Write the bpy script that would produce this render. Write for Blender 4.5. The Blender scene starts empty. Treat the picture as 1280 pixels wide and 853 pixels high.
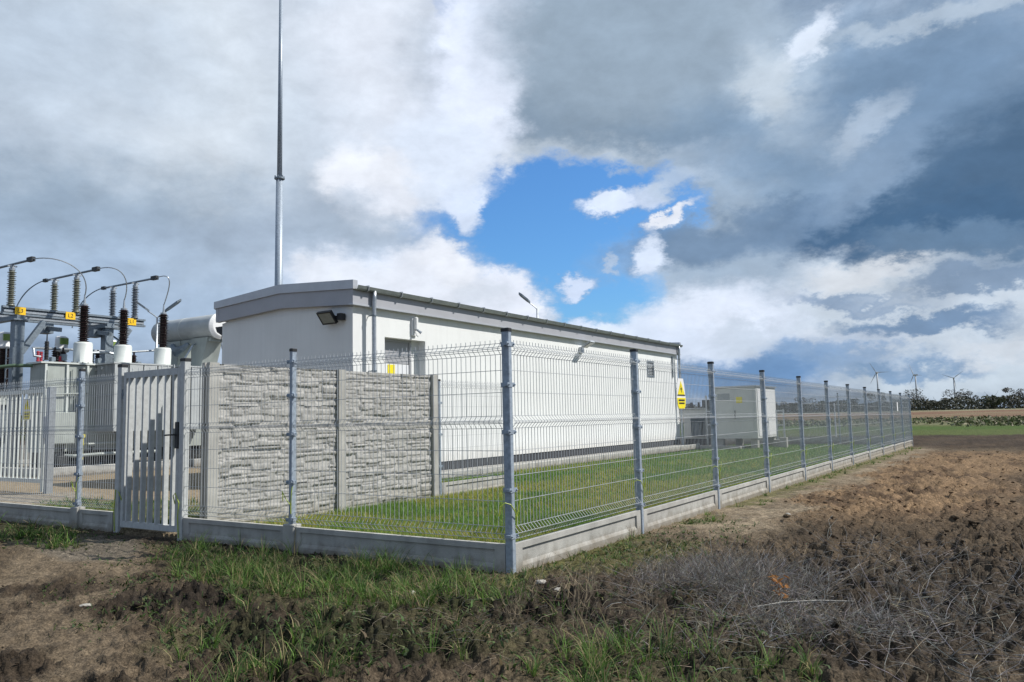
import bpy, math, random
import numpy as np
from mathutils import Matrix, Vector
R = math.radians
scene = bpy.context.scene
col = scene.collection
random.seed(7)
rng = np.random.default_rng(11)

# ------------------------------------------------------------------ camera
cam_d = bpy.data.cameras.new("camera")
cam = bpy.data.objects.new("camera", cam_d); col.objects.link(cam)
cam_d.sensor_width = 36.0
cam_d.lens = 975.18 / 1280 * 36.0
cam_d.clip_start = 0.05; cam_d.clip_end = 9000
_p, _y, _r = 0.0990, -0.5722, -0.0214
CF = Vector((math.sin(_y) * math.cos(_p), math.cos(_y) * math.cos(_p), math.sin(_p)))
_rt = Vector((math.cos(_y), -math.sin(_y), 0)); _up = _rt.cross(CF)
CR = math.cos(_r) * _rt + math.sin(_r) * _up
CU = -math.sin(_r) * _rt + math.cos(_r) * _up
CAM = Vector((3.459, -5.285, 1.228))
cam.matrix_world = Matrix(((CR.x, CU.x, -CF.x, CAM.x), (CR.y, CU.y, -CF.y, CAM.y), (CR.z, CU.z, -CF.z, CAM.z), (0, 0, 0, 1)))
scene.camera = cam

# ------------------------------------------------------------------ sun, exposure
SUN_AZ, SUN_EL = 37.0, 47.0            # azimuth from +X towards +Y
sd = Vector((math.cos(R(SUN_EL)) * math.cos(R(SUN_AZ)), math.cos(R(SUN_EL)) * math.sin(R(SUN_AZ)), math.sin(R(SUN_EL))))
sun_d = bpy.data.lights.new("sun", 'SUN'); sun_d.energy = 5.0; sun_d.angle = R(0.5); sun_d.color = (1.0, 0.955, 0.88)
sun = bpy.data.objects.new("sun", sun_d); col.objects.link(sun)
sun.rotation_euler = sd.to_track_quat('Z', 'Y').to_euler(); sun.location = (20, 20, 30)
scene.view_settings.view_transform = 'Standard'; scene.view_settings.look = 'None'
scene.view_settings.exposure = 0.15; scene.view_settings.gamma = 1.0

def lin(c):
    return tuple((v / 255 / 12.92) if v / 255 <= 0.04045 else ((v / 255 + 0.055) / 1.055) ** 2.4 for v in c)

# ------------------------------------------------------------------ world: sky with clouds
SKY_STR, CLOUD_STR = (0.11, 1.0)
SKY = [  # azimuth, elevation, radii (degrees), turn, colour, softness, strength, edge, layer
    (-20.06, 21.21, 22.39, 11.78, 0, (189, 202, 217), 0.6, 0.9, 's', 'c'),
    (-22.79, 24.88, 5.74, 15.93, 8, (212, 221, 231), 0.8, 0.75, 's', 'c'),
    (-29.69, 23.75, 6.96, 4.17, 0, (181, 196, 213), 0.8, 0.6, 's', 'c'),
    (-31.14, 13.1, 14.98, 3.27, 4, (135, 157, 179), 0.8, 0.75, 's', 'c'),
    (-17.8, 13.38, 14.08, 1.98, 4, (150, 167, 189), 0.9, 0.6, 's', 'c'),
    (-26.4, 8.08, 19.97, 3.16, 0, (162, 184, 210), 0.8, 0.85, 's', 'c'),
    (-5.66, 24.71, 7.26, 9.92, -8, (222, 229, 242), 0.6, 0.85, 's', 'c'),
    (-7.74, 27.22, 9.04, 4.54, 0, (223, 230, 242), 0.7, 0.6, 's', 'c'),
    (8.37, 25.37, 12.83, 8.22, -8, (147, 165, 183), 0.35, 0.96, 'm', 'c'),
    (6.46, 22.87, 11.39, 3.72, -8, (124, 144, 165), 0.6, 0.85, 's', 'c'),
    (13.44, 20.18, 6.3, 1.92, 10, (118, 140, 163), 0.7, 0.75, 'm', 'c'),
    (3.3, 18.38, 9.01, 1.45, -6, (194, 205, 217), 0.7, 0.75, 'm', 'c'),
    (12.16, 17.46, 8.63, 1.21, 8, (178, 192, 208), 0.7, 0.7, 'm', 'c'),
    (27.02, 15.79, 13.37, 10.6, -10, (128, 154, 182), 0.5, 0.92, 'm', 'c'),
    (20.03, 22.76, 2.48, 6.53, 35, (178, 195, 213), 0.7, 0.75, 'm', 'c'),
    (22.05, 24.88, 2.42, 1.06, 38, (218, 229, 245), 0.4, 0.9, 'c', 'c'),
    (19.31, 22.62, 1.41, 2.53, 35, (203, 214, 225), 0.5, 0.65, 'c', 'c'),
    (30.17, 20.18, 7.73, 4.27, 20, (112, 138, 167), 0.6, 0.85, 'm', 'c'),
    (31.0, 24.79, 8.14, 0.63, 3, (194, 207, 220), 0.6, 0.5, 'm', 'c'),
    (25.23, 18.38, 3.07, 1.01, 35, (178, 194, 213), 0.5, 0.7, 'c', 'c'),
    (31.92, 13.49, 7.35, 3.91, 20, (70, 99, 130), 0.5, 0.88, 'm', 'c'),
    (20.2, 11.88, 10.5, 1.96, -4, (68, 98, 131), 0.4, 0.95, 'm', 'c'),
    (30.0, 11.53, 8.07, 2.21, -6, (72, 103, 136), 0.5, 0.88, 'm', 'c'),
    (23.98, 14.67, 5.51, 1.46, 30, (136, 160, 188), 0.6, 0.7, 'm', 'c'),
    (14.85, 14.02, 3.36, 2.22, 0, (157, 175, 194), 0.7, 0.7, 's', 'c'),
    (21.98, 6.69, 16.72, 3.15, -3, (193, 205, 218), 0.4, 0.96, 'm', 'c'),
    (15.18, 9.22, 8.29, 1.24, -8, (200, 210, 224), 0.5, 0.6, 'm', 'c'),
    (24.63, 9.02, 3.44, 0.74, 6, (211, 216, 223), 0.5, 0.75, 'c', 'c'),
    (29.92, 10.37, 5.37, 1.21, -8, (101, 128, 157), 0.4, 0.9, 'm', 'c'),
    (31.74, 7.93, 3.86, 0.75, 0, (116, 140, 169), 0.45, 0.85, 'm', 'c'),
    (24.29, 7.49, 6.39, 0.53, -4, (129, 152, 181), 0.5, 0.85, 'm', 'c'),
    (27.78, 5.73, 5.55, 0.73, -2, (109, 137, 170), 0.4, 0.92, 'm', 'c'),
    (30.58, 7.04, 5.27, 0.4, -4, (198, 209, 221), 0.6, 0.55, 'm', 'c'),
    (20.35, 5.26, 6.22, 0.5, -4, (211, 218, 228), 0.6, 0.6, 'c', 'c'),
    (17.88, 3.26, 7.44, 1.9, 4, (109, 146, 190), 0.5, 0.92, 'm', 'c'),
    (23.34, 4.11, 5.95, 0.65, -8, (139, 166, 199), 0.6, 0.7, 'm', 'c'),
    (29.58, 2.11, 6.65, 1.63, 0, (194, 207, 219), 0.6, 0.9, 'm', 'c'),
    (27.14, 3.16, 3.26, 0.63, -4, (121, 151, 185), 0.5, 0.85, 'm', 'c'),
    (32.29, 3.67, 3.78, 0.69, 0, (203, 211, 221), 0.6, 0.8, 'm', 'c'),
    (3.16, 13.56, 7.63, 5.4, 0, (0, 0, 0), 0.12, 1, 'c', 'hole'),
    (9.43, 14.86, 5.13, 3.16, 0, (0, 0, 0), 0.15, 1, 'c', 'hole'),
    (6.88, 9.25, 4.91, 3.6, -15, (0, 0, 0), 0.15, 1, 'c', 'hole'),
    (-4.61, 13.58, 3.92, 1.72, 0, (0, 0, 0), 0.3, 1, 'c', 'hole'),
    (-2.9, 28.92, 1.72, 1.19, 0, (0, 0, 0), 0.35, 1, 'c', 'hole'),
    (-1.67, 26.3, 3.55, 9.25, -10, (223, 232, 249), 0.34, 0.97, 'c', 'c'),
    (8.43, 26.9, 9.59, 6.05, -8, (147, 165, 183), 0.34, 0.95, 'c', 'c'),
    (-5.26, 18.51, 4.19, 3.34, 0, (216, 227, 244), 0.34, 0.95, 'c', 'c'),
    (-3.09, 15.29, 1.2, 1.71, 20, (208, 220, 240), 0.41, 0.95, 'c', 'c'),
    (-10.36, 16.9, 3.61, 2.56, -8, (228, 233, 243), 0.3, 0.97, 'c', 'c'),
    (-9.31, 15.25, 3.16, 1.69, -8, (223, 229, 241), 0.41, 0.9, 'c', 'c'),
    (-11.07, 12.38, 5.75, 1.93, 4, (163, 180, 200), 0.55, 0.85, 'm', 'c'),
    (-12.79, 14.42, 3.42, 1.46, 0, (167, 182, 200), 0.55, 0.6, 'm', 'c'),
    (-9.92, 10.1, 6.92, 2.3, 0, (210, 222, 241), 0.54, 0.92, 'c', 'c'),
    (-6.13, 10.12, 4.12, 2.79, 0, (225, 231, 243), 0.34, 0.97, 'c', 'c'),
    (-0.42, 8.41, 3.44, 2.34, 0, (223, 229, 242), 0.27, 0.98, 'c', 'c'),
    (-4.64, 11.39, 2.61, 1.39, -40, (229, 234, 244), 0.41, 0.9, 'c', 'c'),
    (-12.78, 10.47, 3.4, 1.48, 0, (225, 231, 242), 0.41, 0.85, 'c', 'c'),
    (-2.3, 8.92, 2.37, 1.05, 0, (199, 209, 222), 0.55, 0.6, 'c', 'c'),
    (7.38, 15.26, 2.6, 0.96, 4, (220, 232, 252), 0.34, 0.97, 'c', 'c'),
    (10.64, 15.85, 1.28, 1.01, 0, (210, 223, 246), 0.41, 0.9, 'c', 'c'),
    (12.4, 16.45, 2.53, 0.88, 10, (178, 195, 216), 0.54, 0.85, 'c', 'c'),
    (5.19, 9.72, 1.41, 0.7, 22, (208, 221, 244), 0.41, 0.95, 'c', 'c'),
    (7.72, 11.36, 0.35, 0.81, 10, (199, 215, 236), 0.55, 0.8, 'c', 'c'),
    (15.23, 10.29, 4.87, 2.81, -10, (157, 176, 197), 0.41, 0.97, 'c', 'c'),
    (14.21, 12.39, 6.17, 1.57, 6, (107, 133, 163), 0.55, 0.85, 'm', 'c'),
    (10.46, 11.61, 1.04, 1.48, 0, (214, 226, 245), 0.47, 0.9, 'c', 'c'),
    (12.19, 14.34, 1.95, 0.5, 24, (229, 234, 244), 0.41, 0.97, 'c', 'c'),
    (13.36, 6.07, 6.7, 2.17, 0, (212, 224, 243), 0.34, 0.97, 'c', 'c'),
    (6.2, 6.24, 2.92, 1.05, 0, (216, 228, 248), 0.41, 0.95, 'c', 'c'),
    (15.1, 7.52, 4.41, 1.59, 0, (223, 232, 248), 0.55, 0.75, 'c', 'c'),
    (17.18, 5.43, 3.23, 0.9, 0, (188, 201, 216), 0.55, 0.6, 'm', 'c'),
]
world = bpy.data.worlds.new("World"); scene.world = world; world.use_nodes = True
def build_world():
    nt = world.node_tree; N = nt.nodes; L = nt.links; N.clear()
    def node(t, **k):
        n = N.new(t)
        for a, b in k.items(): setattr(n, a, b)
        return n
    def vmath(op, a, b=None):
        n = node('ShaderNodeVectorMath', operation=op)
        for i, v in enumerate((a, b)):
            if v is None: continue
            if isinstance(v, (tuple, list, Vector)): n.inputs[i].default_value = tuple(v)
            else: L.new(v, n.inputs[i])
        return n.outputs['Value'] if op in ('DOT_PRODUCT', 'LENGTH') else n.outputs['Vector']
    def m(op, a, b=None, c=None, clamp=False):
        n = node('ShaderNodeMath', operation=op, use_clamp=clamp)
        for i, v in enumerate((a, b, c)):
            if v is None: continue
            if isinstance(v, (int, float)): n.inputs[i].default_value = v
            else: L.new(v, n.inputs[i])
        return n.outputs[0]
    tc = node('ShaderNodeTexCoord').outputs['Generated']
    d = vmath('NORMALIZE', tc)
    x = vmath('DOT_PRODUCT', d, (math.cos(_y), -math.sin(_y), 0))
    y = vmath('DOT_PRODUCT', d, (math.sin(_y), math.cos(_y), 0))
    z = vmath('DOT_PRODUCT', d, (0, 0, 1))
    az = m('MULTIPLY', m('ARCTAN2', x, y), 180 / math.pi)
    el = m('MULTIPLY', m('ARCSINE', z), 180 / math.pi)
    cmb = node('ShaderNodeCombineXYZ'); L.new(az, cmb.inputs[0]); L.new(el, cmb.inputs[1])
    P = cmb.outputs[0]
    stretch = vmath('MULTIPLY', d, (1, 1, 1.7))
    def noise(scale, detail, rough, vec=stretch, out='Color', off=(0, 0, 0), dist=0.0):
        v = vmath('ADD', vec, off)
        n = node('ShaderNodeTexNoise'); n.inputs['Scale'].default_value = scale; n.inputs['Detail'].default_value = detail
        n.inputs['Roughness'].default_value = rough; n.inputs['Distortion'].default_value = dist
        L.new(v, n.inputs['Vector']); return n.outputs[out]
    w1 = vmath('MULTIPLY', vmath('SUBTRACT', noise(7, 6, .62), (.5, .5, .5)), (11, 8, 0))
    w2 = vmath('MULTIPLY', vmath('SUBTRACT', noise(24, 7, .65, off=(3, 1, 7)), (.5, .5, .5)), (4.0, 3.0, 0))
    warp_soft = vmath('ADD', P, w1)
    warp_crisp = vmath('ADD', P, vmath('ADD', w2, vmath('MULTIPLY', w1, (.35, .35, 0))))
    warp_mid = vmath('ADD', P, vmath('ADD', w2, vmath('MULTIPLY', w1, (.75, .75, 0))))
    # billows used to model relief inside the clouds
    bill = noise(9, 8, .62, out='Fac', off=(1.3, 4.1, .6), dist=.3)
    bill2 = noise(26, 7, .6, out='Fac', off=(5.3, 2.1, 1.6), dist=.2)
    def ramp(fac, lo, hi, a=0.0, b=1.0):
        n = node('ShaderNodeMapRange', interpolation_type='SMOOTHSTEP'); n.clamp = True
        n.inputs['From Min'].default_value = lo; n.inputs['From Max'].default_value = hi
        n.inputs['To Min'].default_value = a; n.inputs['To Max'].default_value = b
        L.new(fac, n.inputs['Value']); return n.outputs[0]
    def mix(f, a, b, bt='MIX'):
        n = node('ShaderNodeMix', data_type='RGBA', blend_type=bt)
        if isinstance(f, (int, float)): n.inputs[0].default_value = f
        else: L.new(f, n.inputs[0])
        for i, v in ((6, a), (7, b)):
            if isinstance(v, tuple): n.inputs[i].default_value = (*v, 1)
            else: L.new(v, n.inputs[i])
        return n.outputs[2]
    # general cover, the same all round: pale grey with brighter and darker drifts
    c = mix(ramp(bill, .35, .7), lin((126, 145, 170)), lin((178, 194, 214)))
    cover = None
    for (a, e, ra, re, rot, colr, soft, strength, kind, layer) in SKY:
        mp = node('ShaderNodeMapping', vector_type='TEXTURE')
        mp.inputs['Location'].default_value = (a, e, 0); mp.inputs['Rotation'].default_value = (0, 0, R(rot)); mp.inputs['Scale'].default_value = (ra, re, 1)
        L.new({'s': warp_soft, 'c': warp_crisp, 'm': warp_mid}[kind], mp.inputs['Vector'])
        dist = vmath('LENGTH', mp.outputs[0])
        f = ramp(dist, max(0.0, 1 - soft), 1 + soft, strength, 0.0)
        if layer == 'hole':
            cover = f if cover is None else m('MAXIMUM', cover, f)
        else:
            if layer == 'shade':
                cc = colr
            else:
                cc = colr
            c = mix(f, c, lin(cc))
            if cover is not None: cover = m('MULTIPLY', cover, m('SUBTRACT', 1.0, f))
    # relief
    rel = m('MULTIPLY_ADD', bill2, .34, .83)
    rel = m('MULTIPLY', rel, m('MULTIPLY_ADD', bill, .44, .78))
    relc = node('ShaderNodeCombineXYZ')
    for i in range(3): L.new(rel, relc.inputs[i])
    c = mix(1.0, c, relc.outputs[0], 'MULTIPLY')
    sky = node('ShaderNodeTexSky', sky_type='NISHITA', sun_disc=False)
    sky.sun_elevation = R(SUN_EL); sky.sun_rotation = R(90 - SUN_AZ); sky.air_density = 1.2; sky.dust_density = .6; sky.ozone_density = 2.0
    bg1 = node('ShaderNodeBackground'); L.new(mix(1.0, sky.outputs[0], (.46, .82, 1.22), 'MULTIPLY'), bg1.inputs[0]); bg1.inputs[1].default_value = SKY_STR
    bg2 = node('ShaderNodeBackground'); L.new(c, bg2.inputs[0]); bg2.inputs[1].default_value = CLOUD_STR
    ms = node('ShaderNodeMixShader'); L.new(cover, ms.inputs[0]); L.new(bg2.outputs[0], ms.inputs[1]); L.new(bg1.outputs[0], ms.inputs[2])
    out = node('ShaderNodeOutputWorld'); L.new(ms.outputs[0], out.inputs[0])
build_world()

# ------------------------------------------------------------------ materials
def mat(name, c, rough=.7, metal=0.0, var=.12, scale=6.0, bump=0.0, bscale=60.0, c2=None, detail=5, spec=None, attr=None, streak=0.0):
    mt = bpy.data.materials.new(name); mt.use_nodes = True
    nt = mt.node_tree; N = nt.nodes; L = nt.links; b = N['Principled BSDF']
    b.inputs['Roughness'].default_value = rough; b.inputs['Metallic'].default_value = metal
    if spec is not None: b.inputs['Specular IOR Level'].default_value = spec
    tc = N.new('ShaderNodeTexCoord')
    geo = N.new('ShaderNodeNewGeometry')
    n = N.new('ShaderNodeTexNoise'); n.inputs['Scale'].default_value = scale; n.inputs['Detail'].default_value = detail; n.inputs['Roughness'].default_value = .62
    L.new(geo.outputs['Position'], n.inputs['Vector'])
    mx = N.new('ShaderNodeMix'); mx.data_type = 'RGBA'
    c = tuple(c); c2 = tuple(c2) if c2 else tuple(min(1, v * (1 - 2 * var)) for v in c)
    rp = N.new('ShaderNodeMapRange'); rp.inputs['From Min'].default_value = .3; rp.inputs['From Max'].default_value = .7
    L.new(n.outputs['Fac'], rp.inputs['Value']); L.new(rp.outputs[0], mx.inputs[0])
    mx.inputs[6].default_value = (*c, 1); mx.inputs[7].default_value = (*c2, 1)
    outc = mx.outputs[2]
    if attr:
        at = N.new('ShaderNodeAttribute'); at.attribute_name = attr
        mm = N.new('ShaderNodeMix'); mm.data_type = 'RGBA'; mm.blend_type = 'MULTIPLY'; mm.inputs[0].default_value = 1
        L.new(outc, mm.inputs[6]); L.new(at.outputs['Color'], mm.inputs[7]); outc = mm.outputs[2]
    if streak:
        mp = N.new('ShaderNodeMapping'); mp.inputs['Scale'].default_value = (9, 9, .6); L.new(geo.outputs['Position'], mp.inputs['Vector'])
        n3 = N.new('ShaderNodeTexNoise'); n3.inputs['Scale'].default_value = 1.0; n3.inputs['Detail'].default_value = 6; L.new(mp.outputs[0], n3.inputs['Vector'])
        r3 = N.new('ShaderNodeMapRange'); r3.inputs['From Min'].default_value = .45; r3.inputs['From Max'].default_value = .75
        r3.inputs['To Min'].default_value = 1.0; r3.inputs['To Max'].default_value = 1 - streak; L.new(n3.outputs['Fac'], r3.inputs['Value'])
        cb = N.new('ShaderNodeCombineXYZ')
        for i in range(3): L.new(r3.outputs[0], cb.inputs[i])
        m3 = N.new('ShaderNodeMix'); m3.data_type = 'RGBA'; m3.blend_type = 'MULTIPLY'; m3.inputs[0].default_value = 1
        L.new(outc, m3.inputs[6]); L.new(cb.outputs[0], m3.inputs[7]); outc = m3.outputs[2]
    L.new(outc, b.inputs['Base Color'])
    if bump:
        n2 = N.new('ShaderNodeTexNoise'); n2.inputs['Scale'].default_value = bscale; n2.inputs['Detail'].default_value = 6
        L.new(geo.outputs['Position'], n2.inputs['Vector'])
        bp = N.new('ShaderNodeBump'); bp.inputs['Strength'].default_value = bump; bp.inputs['Distance'].default_value = .02 if 'soil' in name else .01
        L.new(n2.outputs['Fac'], bp.inputs['Height']); L.new(bp.outputs[0], b.inputs['Normal'])
    return mt
M = {}
M['galv'] = mat('galvanised_steel', (.50, .54, .58), .42, .75, .16, 22, .05, 90)
M['wire'] = mat('galvanised_wire', (.46, .49, .52), .5, .2, .1, 10)
M['galv_dark'] = mat('weathered_zinc', (.24, .29, .34), .5, .55, .18, 14)
M['post'] = mat('galvanised_post', (.37, .44, .53), .42, .12, .2, 30, .05, 120)
M['gate'] = mat('grey_gate_steel', (.54, .56, .565), .5, .08, .12, 18, .05, 90)
M['cap'] = mat('black_plastic', (.02, .021, .024), .5)
M['conc'] = mat('precast_concrete', (.47, .465, .44), .9, 0, .16, 3.5, .5, 160, streak=.16)
M['slab'] = mat('cast_stone_slab', (.43, .425, .41), .92, 0, .16, 7, .6, 110, streak=.08)
M['render'] = mat('white_render', (.78, .80, .81), .9, 0, .04, .9, .4, 260, streak=.045)
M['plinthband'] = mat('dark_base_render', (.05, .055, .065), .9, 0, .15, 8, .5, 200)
M['fascia'] = mat('grey_fascia_sheet', (.40, .41, .45), .5, .1, .06, 2)
M['flash'] = mat('light_roof_flashing', (.52, .54, .58), .4, .35, .06, 3)
M['roof'] = mat('grey_roof_sheet', (.33, .34, .36), .5, .3, .1, 2)
M['gutter'] = mat('zinc_gutter', (.30, .34, .34), .4, .6, .15, 6)
M['door'] = mat('white_door_sheet', (.74, .76, .80), .5, 0, .04, 3)
M['doorshade'] = mat('shaded_door_sheet', (.36, .37, .40), .5, 0, .05, 3)  # darker copy of the door sheet, shade in the doorway put into the colour
M['yellow'] = mat('yellow_sign', (.85, .72, .01), .5, 0, .04, 20)
M['yellow_warm'] = mat('orange_yellow_plate', (.90, .55, .01), .5, 0, .04, 20)
M['black'] = mat('black_print', (.015, .015, .015), .6)
M['red'] = mat('red_porcelain', (.42, .03, .05), .3, 0, .2, 30)
M['white'] = mat('white_plastic', (.78, .79, .80), .45, 0, .04, 12)
M['brown_ins'] = mat('brown_porcelain', (.022, .008, .009), .22, 0, .3, 12)
M['grey_ins'] = mat('grey_green_porcelain', (.24, .25, .20), .35, 0, .2, 12)
M['grey_ins2'] = mat('blue_grey_porcelain', (.20, .23, .27), .35, 0, .2, 12)
M['tank'] = mat('transformer_grey_paint', (.40, .44, .42), .5, 0, .1, 2.5, streak=.12)
M['turret'] = mat('pale_grey_paint', (.62, .66, .64), .4, 0, .06, 3)
M['rad'] = mat('radiator_grey_paint', (.47, .50, .51), .5, .1, .1, 3)
M['glass'] = mat('lamp_glass', (.30, .32, .30), .15, 0, .1, 9, spec=.6)
M['winglass'] = mat('window_glass', (.10, .11, .12), .12, 0, .1, 9, spec=.7)
M['kiosk'] = mat('pale_grey_enclosure', (.60, .615, .60), .55, 0, .04, 1.5)
M['cable'] = mat('yellow_green_cable', (.42, .52, .06), .5, 0, .1, 40)
M['soot'] = mat('dark_fittings', (.05, .055, .06), .5, .4, .2, 12)
M['turbine'] = mat('turbine_hazed', (.34, .37, .41), .5)  # greyed towards the sky, distance haze put into the colour
M['greenface'] = mat('oil_level_green', (.28, .42, .10), .35, 0, .2, 12)
M['pave'] = mat('pale_pavement', (.38, .375, .35), .9, 0, .14, 6, .4, 90)
M['grass'] = mat('grass_blades', (1, 1, 1), .75, 0, .1, 30, attr='Col')
M['straw'] = mat('dry_stems', (1, 1, 1), .85, 0, .15, 30, attr='Col')
M['soil'] = mat('field_soil', (1.02, 1.02, 1.02), .97, 0, .3, 13, 1.0, 38, attr='Col', spec=.15, detail=8)
def soil_grain():
    nt = M['soil'].node_tree; N = nt.nodes; L = nt.links; b = N['Principled BSDF']; src = b.inputs['Base Color'].links[0].from_socket
    g = N.new('ShaderNodeNewGeometry'); v = N.new('ShaderNodeTexVoronoi'); v.inputs['Scale'].default_value = 34; v.feature = 'F1'; n = N.new('ShaderNodeTexNoise'); n.inputs['Scale'].default_value = 75; n.inputs['Detail'].default_value = 6; n.inputs['Roughness'].default_value = .7
    L.new(g.outputs['Position'], v.inputs['Vector']); L.new(g.outputs['Position'], n.inputs['Vector'])
    r = N.new('ShaderNodeMapRange'); r.inputs['From Min'].default_value = .35; r.inputs['From Max'].default_value = .68; r.inputs['To Min'].default_value = .38; r.inputs['To Max'].default_value = 1.62; L.new(n.outputs['Fac'], r.inputs['Value'])
    r2 = N.new('ShaderNodeMapRange'); r2.inputs['To Min'].default_value = .8; r2.inputs['To Max'].default_value = 1.2; L.new(v.outputs['Color'], r2.inputs['Value'])
    k = N.new('ShaderNodeMath'); k.operation = 'MULTIPLY'; L.new(r.outputs[0], k.inputs[0]); L.new(r2.outputs[0], k.inputs[1])
    c = N.new('ShaderNodeVectorMath'); c.operation = 'SCALE'; L.new(src, c.inputs[0]); L.new(k.outputs[0], c.inputs['Scale']); L.new(c.outputs[0], b.inputs['Base Color'])
soil_grain()
def splash(key, z0, z1, colr, amt):
    # mud thrown up by rain along the foot of walls and boards
    nt = M[key].node_tree; N = nt.nodes; L = nt.links; b = N['Principled BSDF']; src = b.inputs['Base Color'].links[0].from_socket
    g = N.new('ShaderNodeNewGeometry'); s = N.new('ShaderNodeSeparateXYZ'); n = N.new('ShaderNodeTexNoise'); n.inputs['Scale'].default_value = 7; n.inputs['Detail'].default_value = 7; n.inputs['Roughness'].default_value = .7
    L.new(g.outputs['Position'], s.inputs[0]); L.new(g.outputs['Position'], n.inputs['Vector'])
    a = N.new('ShaderNodeMath'); a.operation = 'MULTIPLY_ADD'; a.inputs[1].default_value = -(z1 - z0) * 2.2; L.new(n.outputs['Fac'], a.inputs[0]); L.new(s.outputs[2], a.inputs[2])
    r = N.new('ShaderNodeMapRange'); r.inputs['From Min'].default_value = z0 - (z1 - z0) * 1.1; r.inputs['From Max'].default_value = z1 - (z1 - z0) * 1.1; r.inputs['To Min'].default_value = amt; r.inputs['To Max'].default_value = 0; L.new(a.outputs[0], r.inputs['Value'])
    m = N.new('ShaderNodeMix'); m.data_type = 'RGBA'; L.new(r.outputs[0], m.inputs[0]); L.new(src, m.inputs[6]); m.inputs[7].default_value = (*colr, 1); L.new(m.outputs[2], b.inputs['Base Color'])
splash('conc', .0, .12, (.17, .14, .10), .75); splash('slab', .05, .3, (.24, .22, .16), .5); splash('render', .30, .62, (.50, .47, .41), .45)
M['bark'] = mat('tree_bark', (.07, .055, .045), .9, 0, .2, 1.5)
M['leafdark'] = mat('far_foliage', (.035, .045, .028), .9, 0, .3, .35, c2=(.075, .07, .05))
M['leafbare'] = mat('far_bare_twigs', (.085, .085, .075), .9, 0, .3, .35, c2=(.13, .125, .11))
M['leafgreen'] = mat('far_green_foliage', (.05, .07, .025), .9, 0, .3, .35, c2=(.09, .10, .045))
M['oilpipe'] = mat('green_grey_pipe', (.10, .16, .10), .5, .1, .1, 8)
M['stone'] = mat('field_stone', (.42, .40, .36), .9, 0, .2, 12, .5, 60)
M['leaf_orange'] = mat('withered_orange_leaf', (.36, .17, .035), .7, 0, .3, 60, c2=(.22, .08, .02))
def two_sided_grass():
    for k in ('grass', 'leaf_orange'):
        nt = M[k].node_tree; b = nt.nodes['Principled BSDF']; N = nt.nodes; L = nt.links
        src = b.inputs['Base Color'].links[0].from_socket
        tr = N.new('ShaderNodeBsdfTranslucent'); L.new(src, tr.inputs[0])
        ms = N.new('ShaderNodeMixShader'); ms.inputs[0].default_value = .35
        L.new(b.outputs[0], ms.inputs[1]); L.new(tr.outputs[0], ms.inputs[2]); L.new(ms.outputs[0], N['Material Output'].inputs[0])
two_sided_grass()

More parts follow.
